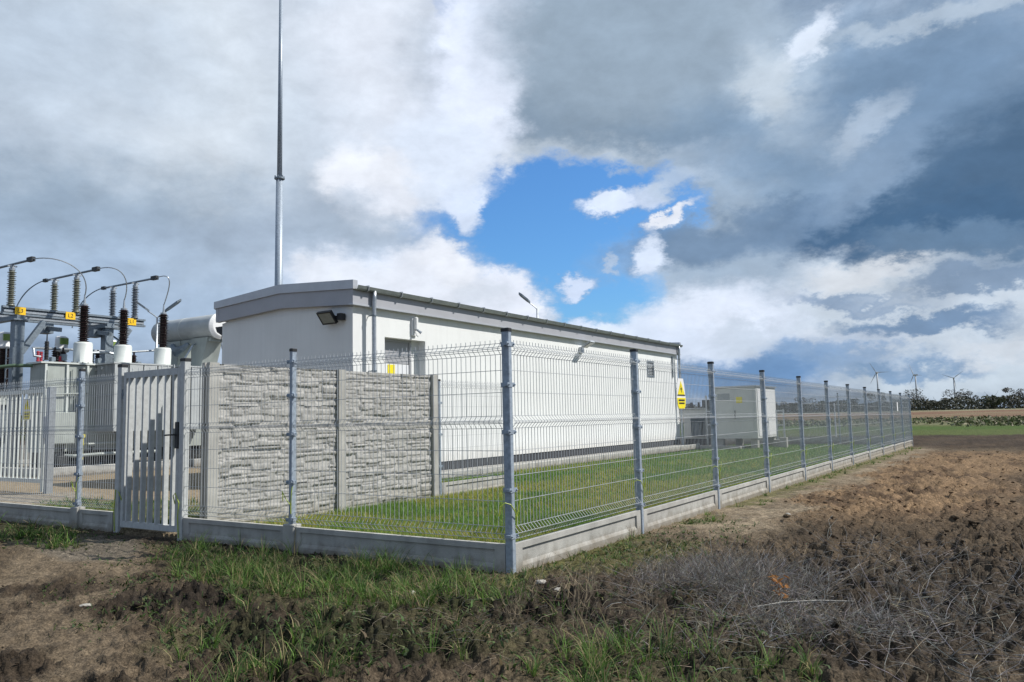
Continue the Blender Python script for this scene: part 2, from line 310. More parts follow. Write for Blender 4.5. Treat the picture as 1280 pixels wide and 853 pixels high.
# ------------------------------------------------------------------ mesh helpers
def wloc(o):
    v = Vector((0, 0, 0))
    while o is not None: v = v + o.location; o = o.parent
    return v
class MB:
    def __init__(s): s.v = []; s.f = []
    def add(s, vs, fs):
        b = len(s.v); s.v.extend([tuple(v) for v in vs]); s.f.extend([tuple(i + b for i in f) for f in fs]); return s
    def box(s, x0, x1, y0, y1, z0, z1):
        return s.add([(x0, y0, z0), (x1, y0, z0), (x1, y1, z0), (x0, y1, z0), (x0, y0, z1), (x1, y0, z1), (x1, y1, z1), (x0, y1, z1)],
                     [(0, 3, 2, 1), (4, 5, 6, 7), (0, 1, 5, 4), (1, 2, 6, 5), (2, 3, 7, 6), (3, 0, 4, 7)])
    def bbox(s, x0, x1, y0, y1, z0, z1, b=.004):      # box with chamfered vertical and top edges
        X, Y = (x0, x1), (y0, y1)
        def ring(i, z): return [(x0 + i + b, y0 + i, z), (x1 - i - b, y0 + i, z), (x1 - i, y0 + i + b, z), (x1 - i, y1 - i - b, z), (x1 - i - b, y1 - i, z), (x0 + i + b, y1 - i, z), (x0 + i, y1 - i - b, z), (x0 + i, y0 + i + b, z)]
        vs = ring(0, z0) + ring(0, z1 - b) + ring(b, z1)
        fs = [tuple(reversed(range(8))), tuple(range(16, 24))]
        for k in (0, 8):
            for i in range(8): j = (i + 1) % 8; fs.append((k + i, k + j, k + 8 + j, k + 8 + i))
        return s.add(vs, fs)
    def bar(s, p, q, w, h, up=(0, 0, 1)):
        p = Vector(p); q = Vector(q); d = (q - p).normalized(); u = Vector(up)
        if abs(d.dot(u)) > .98: u = Vector((1, 0, 0))
        a = d.cross(u).normalized() * (w / 2); c = a.cross(d).normalized() * (h / 2)
        vs = [p - a - c, p + a - c, p + a + c, p - a + c, q - a - c, q + a - c, q + a + c, q - a + c]
        return s.add(vs, [(0, 1, 2, 3), (7, 6, 5, 4), (0, 4, 5, 1), (1, 5, 6, 2), (2, 6, 7, 3), (3, 7, 4, 0)])
    def tube(s, pts, r, n=8, cap=True):
        pts = [Vector(p) for p in pts]; rs = r if isinstance(r, (list, tuple)) else [r] * len(pts)
        vs = []; prev = None
        for i, p in enumerate(pts):
            t = (pts[min(i + 1, len(pts) - 1)] - pts[max(i - 1, 0)]).normalized()
            ref = prev if prev is not None else (Vector((0, 0, 1)) if abs(t.z) < .9 else Vector((1, 0, 0)))
            a = (ref - t * ref.dot(t)).normalized(); prev = a; b = t.cross(a)
            for k in range(n):
                an = 2 * math.pi * k / n; vs.append(p + (a * math.cos(an) + b * math.sin(an)) * rs[i])
        fs = []
        for i in range(len(pts) - 1):
            for k in range(n):
                j = (k + 1) % n; fs.append((i * n + k, i * n + j, (i + 1) * n + j, (i + 1) * n + k))
        if cap: fs.append(tuple(reversed(range(n)))); fs.append(tuple(range((len(pts) - 1) * n, len(pts) * n)))
        return s.add(vs, fs)
    def lathe(s, o, prof, n=16, axis=(0, 0, 1)):
        ax = Vector(axis).normalized(); o = Vector(o)
        pts = [o + ax * z for (r_, z) in prof]
        a = (Vector((1, 0, 0)) if abs(ax.x) < .9 else Vector((0, 1, 0))); a = (a - ax * a.dot(ax)).normalized(); b = ax.cross(a)
        vs = []
        for (r_, z), p in zip(prof, pts):
            for k in range(n):
                an = 2 * math.pi * k / n; vs.append(p + (a * math.cos(an) + b * math.sin(an)) * max(r_, 1e-4))
        fs = []
        for i in range(len(prof) - 1):
            for k in range(n):
                j = (k + 1) % n; fs.append((i * n + k, i * n + j, (i + 1) * n + j, (i + 1) * n + k))
        fs.append(tuple(reversed(range(n)))); fs.append(tuple(range((len(prof) - 1) * n, len(prof) * n)))
        return s.add(vs, fs)
    def prism(s, poly, vec):
        vec = Vector(vec); n = len(poly); p = [Vector(q) for q in poly]
        vs = p + [q + vec for q in p]
        fs = [tuple(reversed(range(n))), tuple(range(n, 2 * n))] + [(i, (i + 1) % n, n + (i + 1) % n, n + i) for i in range(n)]
        return s.add(vs, fs)
    def mesh(s, name, m, off=(0, 0, 0), smooth=False):
        me = bpy.data.meshes.new(name)
        ox, oy, oz = off
        me.from_pydata([(a - ox, b - oy, c - oz) for a, b, c in s.v], [], s.f)
        import bmesh
        bm = bmesh.new(); bm.from_mesh(me); bmesh.ops.recalc_face_normals(bm, faces=bm.faces); bm.to_mesh(me); bm.free()
        me.materials.append(M[m])
        if smooth:
            for p in me.polygons: p.use_smooth = len(p.vertices) == 4
        return me
    def build(s, name, m, parent=None, smooth=False):
        off = wloc(parent)
        o = bpy.data.objects.new(name, s.mesh(name, m, off, smooth)); col.objects.link(o); o.parent = parent
        return o
def tag(o, label=None, cat=None, group=None, kind=None):
    if label: o['label'] = label
    if cat: o['category'] = cat
    if group: o['group'] = group
    if kind: o['kind'] = kind
    return o
def thing(name, loc, label, cat, group=None):
    o = bpy.data.objects.new(name, None); o.empty_display_size = .3; col.objects.link(o); o.location = loc
    return tag(o, label, cat, group)
def inst(name, me, parent, loc, rz=0.0):
    o = bpy.data.objects.new(name, me); col.objects.link(o); o.parent = parent; o.location = loc; o.rotation_euler = (0, 0, rz); return o
def copy_tree(o, parent=None):
    c = o.copy(); col.objects.link(c); c.parent = parent
    for ch in list(o.children): copy_tree(ch, c)
    return c
def single(mb, name, m, loc, label, cat, group=None, kind=None, smooth=False):
    me = mb.mesh(name, m, loc, smooth); o = bpy.data.objects.new(name, me); col.objects.link(o); o.location = loc
    return tag(o, label, cat, group, kind)
# ------------------------------------------------------------------ noise (numpy)
def _h(ix, iy, s):
    n = (ix * 374761393 + iy * 668265263 + s * 1442695041) & 0xffffffff
    n = ((n ^ (n >> 13)) * 1274126177) & 0xffffffff
    return ((n ^ (n >> 16)) & 0xffff) / 65535.0
def vnoise(x, y, s=0):
    ix = np.floor(x).astype(np.int64); iy = np.floor(y).astype(np.int64); fx = x - ix; fy = y - iy
    fx = fx * fx * (3 - 2 * fx); fy = fy * fy * (3 - 2 * fy)
    return (_h(ix, iy, s) * (1 - fx) + _h(ix + 1, iy, s) * fx) * (1 - fy) + (_h(ix, iy + 1, s) * (1 - fx) + _h(ix + 1, iy + 1, s) * fx) * fy
def fbm(x, y, f, o=4, s=0):
    v = 0; a = .5; t = 0
    for i in range(o): v = v + a * vnoise(x * f, y * f, s + i * 17); t += a; a *= .5; f *= 2.03
    return v / t
def sst(a, b, x):
    t = np.clip((x - a) / (b - a), 0, 1); return t * t * (3 - 2 * t)

# ------------------------------------------------------------------ ground
def blob(x, y, cx, cy, rx, ry, rot=0.0, w=.35, s=3):
    c, k = math.cos(R(rot)), math.sin(R(rot))
    u = ((x - cx) * c + (y - cy) * k) / rx; v = (-(x - cx) * k + (y - cy) * c) / ry
    d = np.sqrt(u * u + v * v) + (fbm(x, y, 2.2, 4, s) - .5) * w * 2.4
    return 1 - sst(1 - w, 1 + w, d)
SLOPE = .0049
def base_z(x, y):
    z = -SLOPE * np.clip(y, 0, 45)
    far = sst(110, 420, y); z = z + far * 1.15
    z = z - .035 * np.clip(-(y + .6), 0, 6) * sst(-4, 0, x + 3)         # falls gently towards the viewer
    return z
def inside(x, y): return (sst(-.02, .02, -x) * sst(-.02, .02, y) * sst(-.02, .02, 27.72 - y))
def zones(x, y):
    n1 = fbm(x, y, 1.1, 5, 1); n2 = fbm(x, y, 5.0, 4, 2); n3 = fbm(x, y, .35, 4, 5)
    def mixc(c, m, col): return c * (1 - m[:, None]) + np.array(col)[None, :] * m[:, None]
    c = np.tile(np.array([.125, .095, .064]), (len(x), 1))               # brown field soil
    c = mixc(c, sst(.45, .65, n1), [.080, .060, .041])
    inn = inside(x, y)
    out = 1 - inn
    near_side = out * sst(-.05, .1, x) * (y < 40)
    grass = np.zeros_like(x); rough = .6 * np.ones_like(x)
    # right of the fence
    org = near_side * sst(.35, 1.1, x + (n1 - .5) * 1.6) * sst(3.2, 6.5, y + (n3 - .5) * 4) * (1 - sst(20, 25, y)) * (1 - .8 * sst(2.4, 3.6, x + (n1 - .5) * 1.5 - (y - 6) * .07))
    c = mixc(c, org * .95, [.27, .18, .105]); c = mixc(c, org * sst(.48, .66, fbm(x, y * .6, 2.4, 5, 73)) * .75, [.095, .062, .040]); rough = rough + org * .35
    sand = near_side * (1 - sst(.55, 1.15, x + (n1 - .5) * 1.5)) * sst(1.6, 3.2, y + (n1 - .5) * 2)
    c = mixc(c, sand * .9, [.33, .265, .185]); c = mixc(c, sand * sst(.5, .62, fbm(x, y, 3.3, 5, 107)) * .6, [.14, .105, .07]); rough = rough * (1 - .75 * sand)
    vg = near_side * (1 - sst(.18, .50, x + (n2 - .5) * .6)) * sst(.34, .5, n1 + .10 * (y > 7)); grass = np.maximum(grass, vg * .85)
    c = mixc(c, vg * .7, [.12, .13, .04])
    yg = blob(x, y, .45, 1.15, .42, .85, -10, .4); grass = np.maximum(grass, yg * out * .5); c = mixc(c, yg * out * .7, [.12, .115, .045])
    dark = blob(x, y, 3.1, 2.4, 1.4, 2.6, -12, .45, 9) * out
    c = mixc(c, dark * .6, [.095, .070, .047]); rough = rough + dark * .55
    dk2 = out * sst(24, 29, y) * (y < 48); c = mixc(c, dk2 * .9, [.052, .036, .025]); c = mixc(c, dk2 * sst(.5, .7, fbm(x, y, .9, 4, 77)) * .5, [.12, .085, .055])
    hay = blob(x, y, 2.3, .2, 1.5, 1.9, -20, .3, 12) * out; c = mixc(c, hay * .7, [.050, .041, .032]); rough = rough + hay * .3
    # in front of the fence
    fr = out * (y < .05) + 0.0 * x
    path = (blob(x, y, -4.9, -.55, 1.0, .8, 0, .3, 4)); path = np.maximum(path, blob(x, y, -3.9, -1.35, 1.9, .62, -32, .25, 5)); path = np.maximum(path, .7 * blob(x, y, -2.1, -2.35, 1.7, .42, -30, .35, 6))
    path = path * fr
    c = mixc(c, path * .9, [.20, .155, .105]); rough = rough * (1 - .55 * path)
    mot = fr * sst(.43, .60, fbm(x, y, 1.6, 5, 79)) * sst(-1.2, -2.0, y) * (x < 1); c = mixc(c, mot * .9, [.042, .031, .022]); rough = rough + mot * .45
    pale = blob(x, y, -4.75, -.75, 1.1, .42, -20, .3, 8) * fr; c = mixc(c, pale * .7, [.20, .175, .14])
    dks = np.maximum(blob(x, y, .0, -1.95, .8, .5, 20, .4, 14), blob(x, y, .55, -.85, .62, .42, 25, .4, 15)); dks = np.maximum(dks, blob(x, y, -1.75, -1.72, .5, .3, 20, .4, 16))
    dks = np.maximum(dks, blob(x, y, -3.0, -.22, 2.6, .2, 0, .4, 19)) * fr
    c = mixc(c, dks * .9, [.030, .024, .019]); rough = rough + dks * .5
    g = np.maximum.reduce([blob(x, y, -2.4, -.75, 1.4, .42, -14, .4, 21), blob(x, y, -.9, -.62, 1.05, .55, -10, .4, 22), blob(x, y, -.25, -1.15, .75, .42, 25, .4, 23),
                           blob(x, y, .75, -1.55, .50, .36, 28, .4, 24) * .7, blob(x, y, -6.6, -.55, 1.3, .5, -10, .4, 25), blob(x, y, 1.85, -1.5, .75, .42, 28, .35, 26) * .5,
                           blob(x, y, -1.35, -1.25, .6, .3, -20, .4, 28) * .6, blob(x, y, -.1, -1.75, .35, .5, 20, .5, 86) * .7, blob(x, y, -.65, -2.25, .3, .3, 0, .5, 87) * .6, blob(x, y, 1.45, .25, .5, .3, 0, .5, 88) * .35, blob(x, y, 2.75, .75, .14, .12, 0, .3, 89) * .8])
    g = g * sst(-.04, -.3, y + (n1 - .5) * .5) * sst(.28, .5, n2 + .12)
    grass = np.maximum(grass, g); c = mixc(c, g * .7, [.050, .058, .022])
    # inside
    lawn = inn * sst(-4.38, -4.28, x + 0 * y) ; lawn = np.maximum(lawn, inn * (y > 6.5) * (x > -6.5)); 
    c = mixc(c, lawn, [.17, .19, .045]); grass = np.where(lawn > .5, 1.0, grass)
    bare = lawn * sst(.57, .72, fbm(x, y, 1.7, 4, 31)) ; c = mixc(c, bare * .8, [.16, .13, .06])
    yard = inn * (1 - np.clip(lawn, 0, 1)); 
    yard = np.where((x < -11.5) & (y >= 0), 1.0, yard) * (y >= -.02) * (x <= 0) * (y < 27.7)
    c = mixc(c, yard, [.34, .27, .18]); rough = np.where(yard > .5, .12, rough)
    gp = yard * blob(x, y, -7.1, 1.1, 2.4, 1.05, -12, .3, 33) * (x > -11); gp2 = gp * sst(.33, .5, n2 + .1)
    grass = np.maximum(grass, gp2 * .7); c = mixc(c, gp2 * .85, [.085, .115, .03])
    grv = yard * (1 - sst(-16.8, -16.2, x + (n1 - .5) * .4)); c = mixc(c, grv * .8, [.16, .155, .145])
    pal = yard * blob(x, y, -10.9, 1.7, 1.5, .9, -20, .3, 34); c = mixc(c, pal * .5, [.36, .34, .30])
    rough = np.where(lawn > .5, .1, rough)
    # distance
    w = (fbm(x, y, .03, 4, 41) - .5) * 22; w2 = (n3 - .5) * 5
    green = sst(43, 46, y + w2) * 1.0
    rightside = sst(-14, -6, x + (y - 45) * .05)
    c = mixc(c, green, [.075, .125, .025]); c = mixc(c, green * sst(.45, .65, fbm(x * .3, y, .12, 4, 46)) * .6, [.12, .135, .045])
    weeds = sst(66, 76, y + w * .6) * rightside; wc = sst(.4, .6, fbm(x, y, .22, 4, 43))
    c = mixc(c, weeds, [.13, .15, .055]); c = mixc(c, weeds * wc * .7, [.25, .23, .15]); c = mixc(c, weeds * sst(.55, .62, fbm(x, y, .35, 3, 44)), [.06, .075, .03])
    red = sst(125, 150, y + w * .8) ; c = mixc(c, red, [.21, .125, .08]); c = mixc(c, red * sst(.45, .6, fbm(x, y, .05, 4, 45)), [.24, .18, .11])
    pale2 = sst(300, 330, y + w); c = mixc(c, pale2, [.28, .27, .17])
    grass = np.where((y > 40) | (y < -4.5), 0, grass)
    far = sst(30, 60, np.hypot(x - CAM.x, y - CAM.y))
    rough = rough * (1 - .0 * far)
    c = c * (0.86 + .28 * n2[:, None])
    return c, np.clip(rough, 0, 1.4), np.clip(grass, 0, 1)
def ground_z(x, y, rough=None):
    if rough is None: rough = zones(x, y)[1]
    z = base_z(x, y)
    n = fbm(x, y, 1.3, 3, 51) - .5
    r = np.abs(fbm(x, y, 5.5, 4, 53) - .5) * 2
    cl = fbm(x, y, 14.0, 4, 55); cl = sst(.42, .72, cl)
    dist = np.hypot(x - CAM.x, y - CAM.y)
    fade = 1 / (1 + (dist / 25) ** 2)
    edge = sst(.0, .5, np.minimum(np.abs(x) + (y < 0) * 9 + (y > 28) * 9, np.abs(y) + (x > 0) * 9))
    amp = .35 + .65 * edge
    z = z + (n * .05 * rough + r * .05 * rough + cl * .065 * rough + sst(.45, .7, fbm(x, y, 31., 3, 58)) * .026 * rough + (fbm(x, y, 60., 2, 57) - .5) * .014 * rough) * amp - .03 * rough * amp
    fur = fbm(x * 3.1, y * .55, 1.0, 4, 60) * .6 + fbm(x * 7, y * 1.6, 1.0, 3, 62) * .4
    z = z + (fur - .5) * .20 * rough * sst(.7, 1.6, x) * sst(-2, 1, y) * (y < 45)
    # worked soil stays in low clods further off
    z = z + (dist > 14) * (fbm(x, y, 2.2, 3, 59) - .5) * .10 * rough * (y > 8) * (x > .6) * (y < 43)
    inn = (x < 0) & (y > 0) & (y < 27.7)
    return np.where(inn, base_z(x, y) + .05 + (n * .02), z)
def add_attr(me, cols):
    a = me.color_attributes.new(name='Col', type='FLOAT_COLOR', domain='POINT')
    buf = np.ones((len(cols), 4), np.float32); buf[:, :3] = cols; a.data.foreach_set('color', buf.ravel())
def np_mesh(name, V, F, mats, cols=None, smooth=False):
    me = bpy.data.meshes.new(name); V = np.asarray(V, np.float32); F = np.asarray(F, np.int32); k = F.shape[1]
    me.vertices.add(len(V)); me.vertices.foreach_set('co', V.ravel())
    me.loops.add(F.size); me.loops.foreach_set('vertex_index', F.ravel())
    me.polygons.add(len(F)); me.polygons.foreach_set('loop_start', np.arange(0, F.size, k, dtype=np.int32))
    if smooth: me.polygons.foreach_set('use_smooth', np.ones(len(F), bool))
    me.update(calc_edges=True); me.materials.append(M[mats])
    if cols is not None: add_attr(me, cols)
    return me
def make_ground():
    axis = math.degrees(math.atan2(CF.y, CF.x))
    a1 = np.linspace(axis - 42, axis + 42, 560); a2 = np.linspace(axis + 42, axis + 318, 90)[1:-1]
    A = np.radians(np.concatenate([a1, a2])); na = len(A)
    rr = [0.0, .5]
    while rr[-1] < 34: rr.append(rr[-1] * 1.0082 if rr[-1] > 2.2 else rr[-1] * 1.03)
    while rr[-1] < 7000: rr.append(rr[-1] * 1.035)
    rr = np.array(rr[1:]); nr = len(rr)
    RR, AA = np.meshgrid(rr, A, indexing='ij')
    x = (CAM.x + RR * np.cos(AA)).ravel(); y = (CAM.y + RR * np.sin(AA)).ravel()
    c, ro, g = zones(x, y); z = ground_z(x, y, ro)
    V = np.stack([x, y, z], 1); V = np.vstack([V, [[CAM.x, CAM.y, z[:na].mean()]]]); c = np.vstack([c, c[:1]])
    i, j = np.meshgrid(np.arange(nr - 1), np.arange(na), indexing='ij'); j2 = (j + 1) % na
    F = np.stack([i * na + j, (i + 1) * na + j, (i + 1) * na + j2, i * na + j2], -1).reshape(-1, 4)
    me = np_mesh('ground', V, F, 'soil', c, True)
    # close the small fan under the viewer
    o = bpy.data.objects.new('ground', me); col.objects.link(o); o['kind'] = 'structure'
    nfan = MB(); pts = [tuple(V[k]) for k in range(na)]; nfan.add(pts, [tuple(range(na))])
    f = bpy.data.objects.new('ground_under_viewer', nfan.mesh('ground_under_viewer', 'soil')); add_attr(f.data, np.tile(c[0], (na, 1))); col.objects.link(f); f['kind'] = 'structure'
make_ground()

# ------------------------------------------------------------------ grass, weeds
def blades(name, label, x, y, h, w, lean, cols, mt='grass', seg=3, curl=1.0, obj_kind='stuff', cat=None, z=None, tip=.06, az=None):
    n = len(x)
    if z is None: z = ground_z(x, y) - .012
    az = rng.uniform(0, 2 * np.pi, n) if az is None else az
    fa = az + rng.uniform(-1.2, 1.2, n) + np.pi / 2
    V = np.zeros((n, (seg + 1) * 2, 3), np.float32)
    for k in range(seg + 1):
        t = k / seg; off = lean * h * (t ** (1 + .9 * curl)); zz = h * t * np.sqrt(np.clip(1 - (lean * t * .75) ** 2, .05, 1))
        ww = w * (1 - t ** 1.6) * .5 + w * tip * .5
        px = x + np.cos(az) * off; py = y + np.sin(az) * off; pz = z + zz
        V[:, 2 * k] = np.stack([px - np.cos(fa) * ww, py - np.sin(fa) * ww, pz], 1)
        V[:, 2 * k + 1] = np.stack([px + np.cos(fa) * ww, py + np.sin(fa) * ww, pz], 1)
    base = (np.arange(n) * (seg + 1) * 2)[:, None, None]
    q = np.array([[2 * k, 2 * k + 1, 2 * k + 3, 2 * k + 2] for k in range(seg)])[None]
    F = (base + q).reshape(-1, 4)
    me = np_mesh(name, V.reshape(-1, 3), F, mt, np.repeat(cols, (seg + 1) * 2, axis=0))
    o = bpy.data.objects.new(name, me); col.objects.link(o)
    tag(o, label, cat, None, obj_kind)
    return o
def scatter(n, x0, x1, y0, y1, keep):
    x = rng.uniform(x0, x1, n); y = rng.uniform(y0, y1, n); k = keep(x, y); return x[k], y[k]
def palette(n, cs, w, jit=.25):
    cs = np.array(cs); i = rng.choice(len(cs), n, p=np.array(w) / sum(w)); c = cs[i]; return np.clip(c * (1 + rng.uniform(-jit, jit, (n, 1))) * (1 + rng.uniform(-.08, .08, (n, 3))), 0, 1)
LM = 1.4
G1, G2, G3, GY, GD = [.085, .170, .026], [.13, .23, .045], [.05, .110, .022], [.30, .285, .05], [.36, .30, .15]
def lawn():
    def keep(x, y):
        c, r, g = zones(x, y); d = np.hypot(x - CAM.x, y - CAM.y)
        return (rng.uniform(0, 1, len(x)) < np.clip((11.5 / d) ** 1.8, .05, 1) * (g > .9) * (.55 + .9 * fbm(x, y, 1.5, 3, 61)))
    x, y = scatter(380000, -6.5, -.04, .06, 27.6, keep); n = len(x); d = np.hypot(x - CAM.x, y - CAM.y)
    k = (x > -4.25) | (y > 7.0); x, y, d = x[k], y[k], d[k]; n = len(x)
    yel = fbm(x, y, .8, 4, 63); p = sst(.32, .55, yel) * np.clip(1.35 - y / 16, 0.15, 1)
    ca = palette(n, [G1, G2, G3], [3, 4, 1]); cb = palette(n, [GY, GD, G2], [4, 1.2, 2]); m = (rng.uniform(0, 1, n) < p * .85)[:, None]
    cols = np.clip(np.where(m, cb, ca) * LM, 0, 1)
    h = rng.uniform(.035, .09, n) * (.7 + .7 * fbm(x, y, 1.2, 3, 64)); w = .0045 * np.clip(d / 8, 1, 3.5) * rng.uniform(.7, 1.3, n)
    blades('lawn_grass', 'short yellow green lawn between the fence and the white building', x, y, h, w, rng.uniform(.1, .9, n), cols, seg=2, z=base_z(x, y) + .04)
lawn()
def tufts():
    X = []; Y = []; H = []; W_ = []; C = []; LN = []; AZ = []
    def keep(x, y):
        c, r, g = zones(x, y); return rng.uniform(0, 1, len(x)) < g * .9 * sst(.36, .62, fbm(x, y, 2.6, 3, 71))
    tx, ty = scatter(5200, -8.5, 3.4, -2.9, -.06, keep)
    ax, ay = scatter(2600, .05, 1.3, .1, 26, keep)
    yx, yy = scatter(2600, -10.8, -4.7, .1, 2.6, keep)
    for (xs, ys, sc) in ((tx, ty, 1.0), (ax, ay, .5), (yx, yy, .6)):
        for x0, y0 in zip(xs, ys):
            d = math.hypot(x0 - CAM.x, y0 - CAM.y); k = int(rng.integers(10, 26) * np.clip(6 / d, .35, 1.0)); s = rng.uniform(.5, 1.25) * sc
            a = rng.uniform(0, 2 * np.pi, k); r0 = rng.uniform(0, .045, k) * s
            X.append(x0 + np.cos(a) * r0); Y.append(y0 + np.sin(a) * r0); AZ.append(a + rng.normal(0, .4, k))
            H.append(rng.uniform(.05, .23, k) * s); W_.append(np.full(k, .0048 * np.clip(d / 6, 1, 2.5)) * rng.uniform(.7, 1.4, k)); LN.append(rng.uniform(.25, 1.25, k))
            base = [G1, G3, G2][int(rng.choice(3, p=[.45, .3, .25]))]
            cc = np.tile(base, (k, 1)) * rng.uniform(.7, 1.4, (k, 1)); dry = rng.uniform(0, 1, k) < .2; cc[dry] = GD; C.append(cc)
    X = np.concatenate(X); Y = np.concatenate(Y)
    blades('wild_grass', 'green grass tufts growing on the soil in front of and beside the fence', X, Y, np.concatenate(H), np.concatenate(W_), np.concatenate(LN), np.concatenate(C), seg=3, az=np.concatenate(AZ))
tufts()
def low_weeds():
    def keep(x, y):
        c, r, g = zones(x, y); m = np.maximum(g, .8 * blob(x, y, -1.2, -1.3, 2.4, 1.0, -18, .4, 101)); m = np.maximum(m, .5 * blob(x, y, 1.2, -.9, 1.3, .8, 30, .4, 102)); m = np.maximum(m, .55 * blob(x, y, .5, 1.6, .5, 2.0, 0, .4, 103)); m = np.maximum(m, .5 * blob(x, y, -6.4, -.7, 1.6, .6, 0, .4, 104))
        return (rng.uniform(0, 1, len(x)) < m * sst(.36, .6, fbm(x, y, 4.0, 4, 105))) & ((y < -.05) | (x > .05))
    x, y = scatter(150000, -8, 3.4, -2.9, 4.0, keep); n = len(x)
    cols = palette(n, [[.07, .125, .03], [.045, .085, .022], [.13, .14, .05], [.17, .13, .07]], [4, 4, 2, 1.3], .35)
    blades('low_weeds', 'low matted green and withered weeds covering the soil before the fence', x, y, rng.uniform(.015, .06, n), rng.uniform(.006, .016, n), rng.uniform(.6, 1.4, n), cols, seg=2, tip=.3)
low_weeds()
def stems(name, label, x, y, length, r, cols, lift=.1, bend=.35, seg=4, zoff=0.0, el=None):
    n = len(x); az = rng.uniform(0, 2 * np.pi, n); el = rng.uniform(-.05, .35, n) if el is None else el
    z = ground_z(x, y) + zoff
    P = np.zeros((n, seg + 1, 3)); P[:, 0] = np.stack([x, y, z], 1)
    for k in range(seg):
        s = length / seg
        P[:, k + 1] = P[:, k] + np.stack([np.cos(az) * np.cos(el) * s, np.sin(az) * np.cos(el) * s, np.sin(el) * s], 1)
        az = az + rng.normal(0, bend, n); el = el - rng.uniform(-.12, .22, n)
    V = np.zeros((n, seg + 1, 3, 3), np.float32)
    for q in range(3):
        a = q * 2.0944; off = np.array([math.cos(a), math.sin(a) * .5, math.sin(a)])
        for k in range(seg + 1): V[:, k, q] = P[:, k] + (r * (1 - .6 * k / seg))[:, None] * off[None]
    base = (np.arange(n) * (seg + 1) * 3)[:, None, None]
    qd = np.array([[3 * k + a, 3 * k + (a + 1) % 3, 3 * k + 3 + (a + 1) % 3, 3 * k + 3 + a] for k in range(seg) for a in range(3)])[None]
    me = np_mesh(name, V.reshape(-1, 3), (base + qd).reshape(-1, 4), 'straw', np.repeat(cols, (seg + 1) * 3, axis=0))
    o = bpy.data.objects.new(name, me); col.objects.link(o); tag(o, label, None, None, 'stuff'); return o
ST1, ST2, ST3 = [.30, .295, .295], [.13, .12, .112], [.34, .29, .21]
def litter():
    def keep(x, y):
        h = np.maximum(.75 * blob(x, y, 2.5, -.25, 1.1, 1.1, -10, .35, 12), blob(x, y, 1.55, .45, .62, .75, 0, .4, 81)); h = np.maximum(h, .35 * blob(x, y, 2.7, 1.2, .9, 1.3, 0, .4, 84)); return rng.uniform(0, 1, len(x)) < h * sst(.36, .6, fbm(x, y, 3.2, 3, 83))
    x, y = scatter(15000, .2, 3.6, -2.3, 3.4, keep); n = len(x)
    stems('dry_weed_litter', 'matted grey dry weed stems lying on the soil at the right', x, y, rng.uniform(.12, .42, n), rng.uniform(.0009, .0021, n), palette(n, [ST1, ST2, ST3], [4, 4, 1.0], .4), zoff=.004, el=rng.uniform(-.05, .75, n))
    def keep2(x, y): return rng.uniform(0, 1, len(x)) < .5
    x, y = scatter(3600, -.6, 2.6, -1.9, .9, lambda a, b: rng.uniform(0, 1, len(a)) < blob(a, b, .9, -.7, 1.5, 1.1, 20, .4, 85)); n = len(x)
    stems('fallen_straw', 'thin brown straw scattered on the soil below the corner post', x, y, rng.uniform(.06, .24, n), rng.uniform(.0008, .0016, n), palette(n, [ST3, [.16, .11, .07], ST2], [3, 4, 2]), el=rng.uniform(-.05, .6, n))
    x, y = scatter(2200, .1, 1.5, .5, 9, lambda a, b: rng.uniform(0, 1, len(a)) < .6); n = len(x)
    stems('thin_twig_litter', 'fine pale twigs lying on the sandy strip beside the side fence', x, y, rng.uniform(.05, .18, n), rng.uniform(.001, .0018, n), palette(n, [ST3, ST2], [1, 1]), el=rng.uniform(-.05, .3, n))
litter()
def bush_stems():
    for (cx, cy, rx, ry, n, hh, lab) in ((1.72, .22, .62, .45, 2500, .44, 'wispy grey brown dry bush on the soil right of the corner post'), (2.45, -.6, .45, .35, 800, .30, 'smaller wispy dry bush at the bottom right of the soil')):
        a = rng.uniform(0, 2 * np.pi, n); rr = np.sqrt(rng.uniform(0, 1, n)); x = cx + np.cos(a) * rr * rx; y = cy + np.sin(a) * rr * ry
        stems('dry_bush', lab, x, y, rng.uniform(.4, 1.0, n) * hh * (1.1 - .5 * rr), rng.uniform(.0009, .0022, n), palette(n, [ST1, ST2, [.17, .14, .11], ST3], [4, 3, 3, .6], .4), bend=.5, seg=4, el=rng.uniform(.1, 1.2, n))
bush_stems()
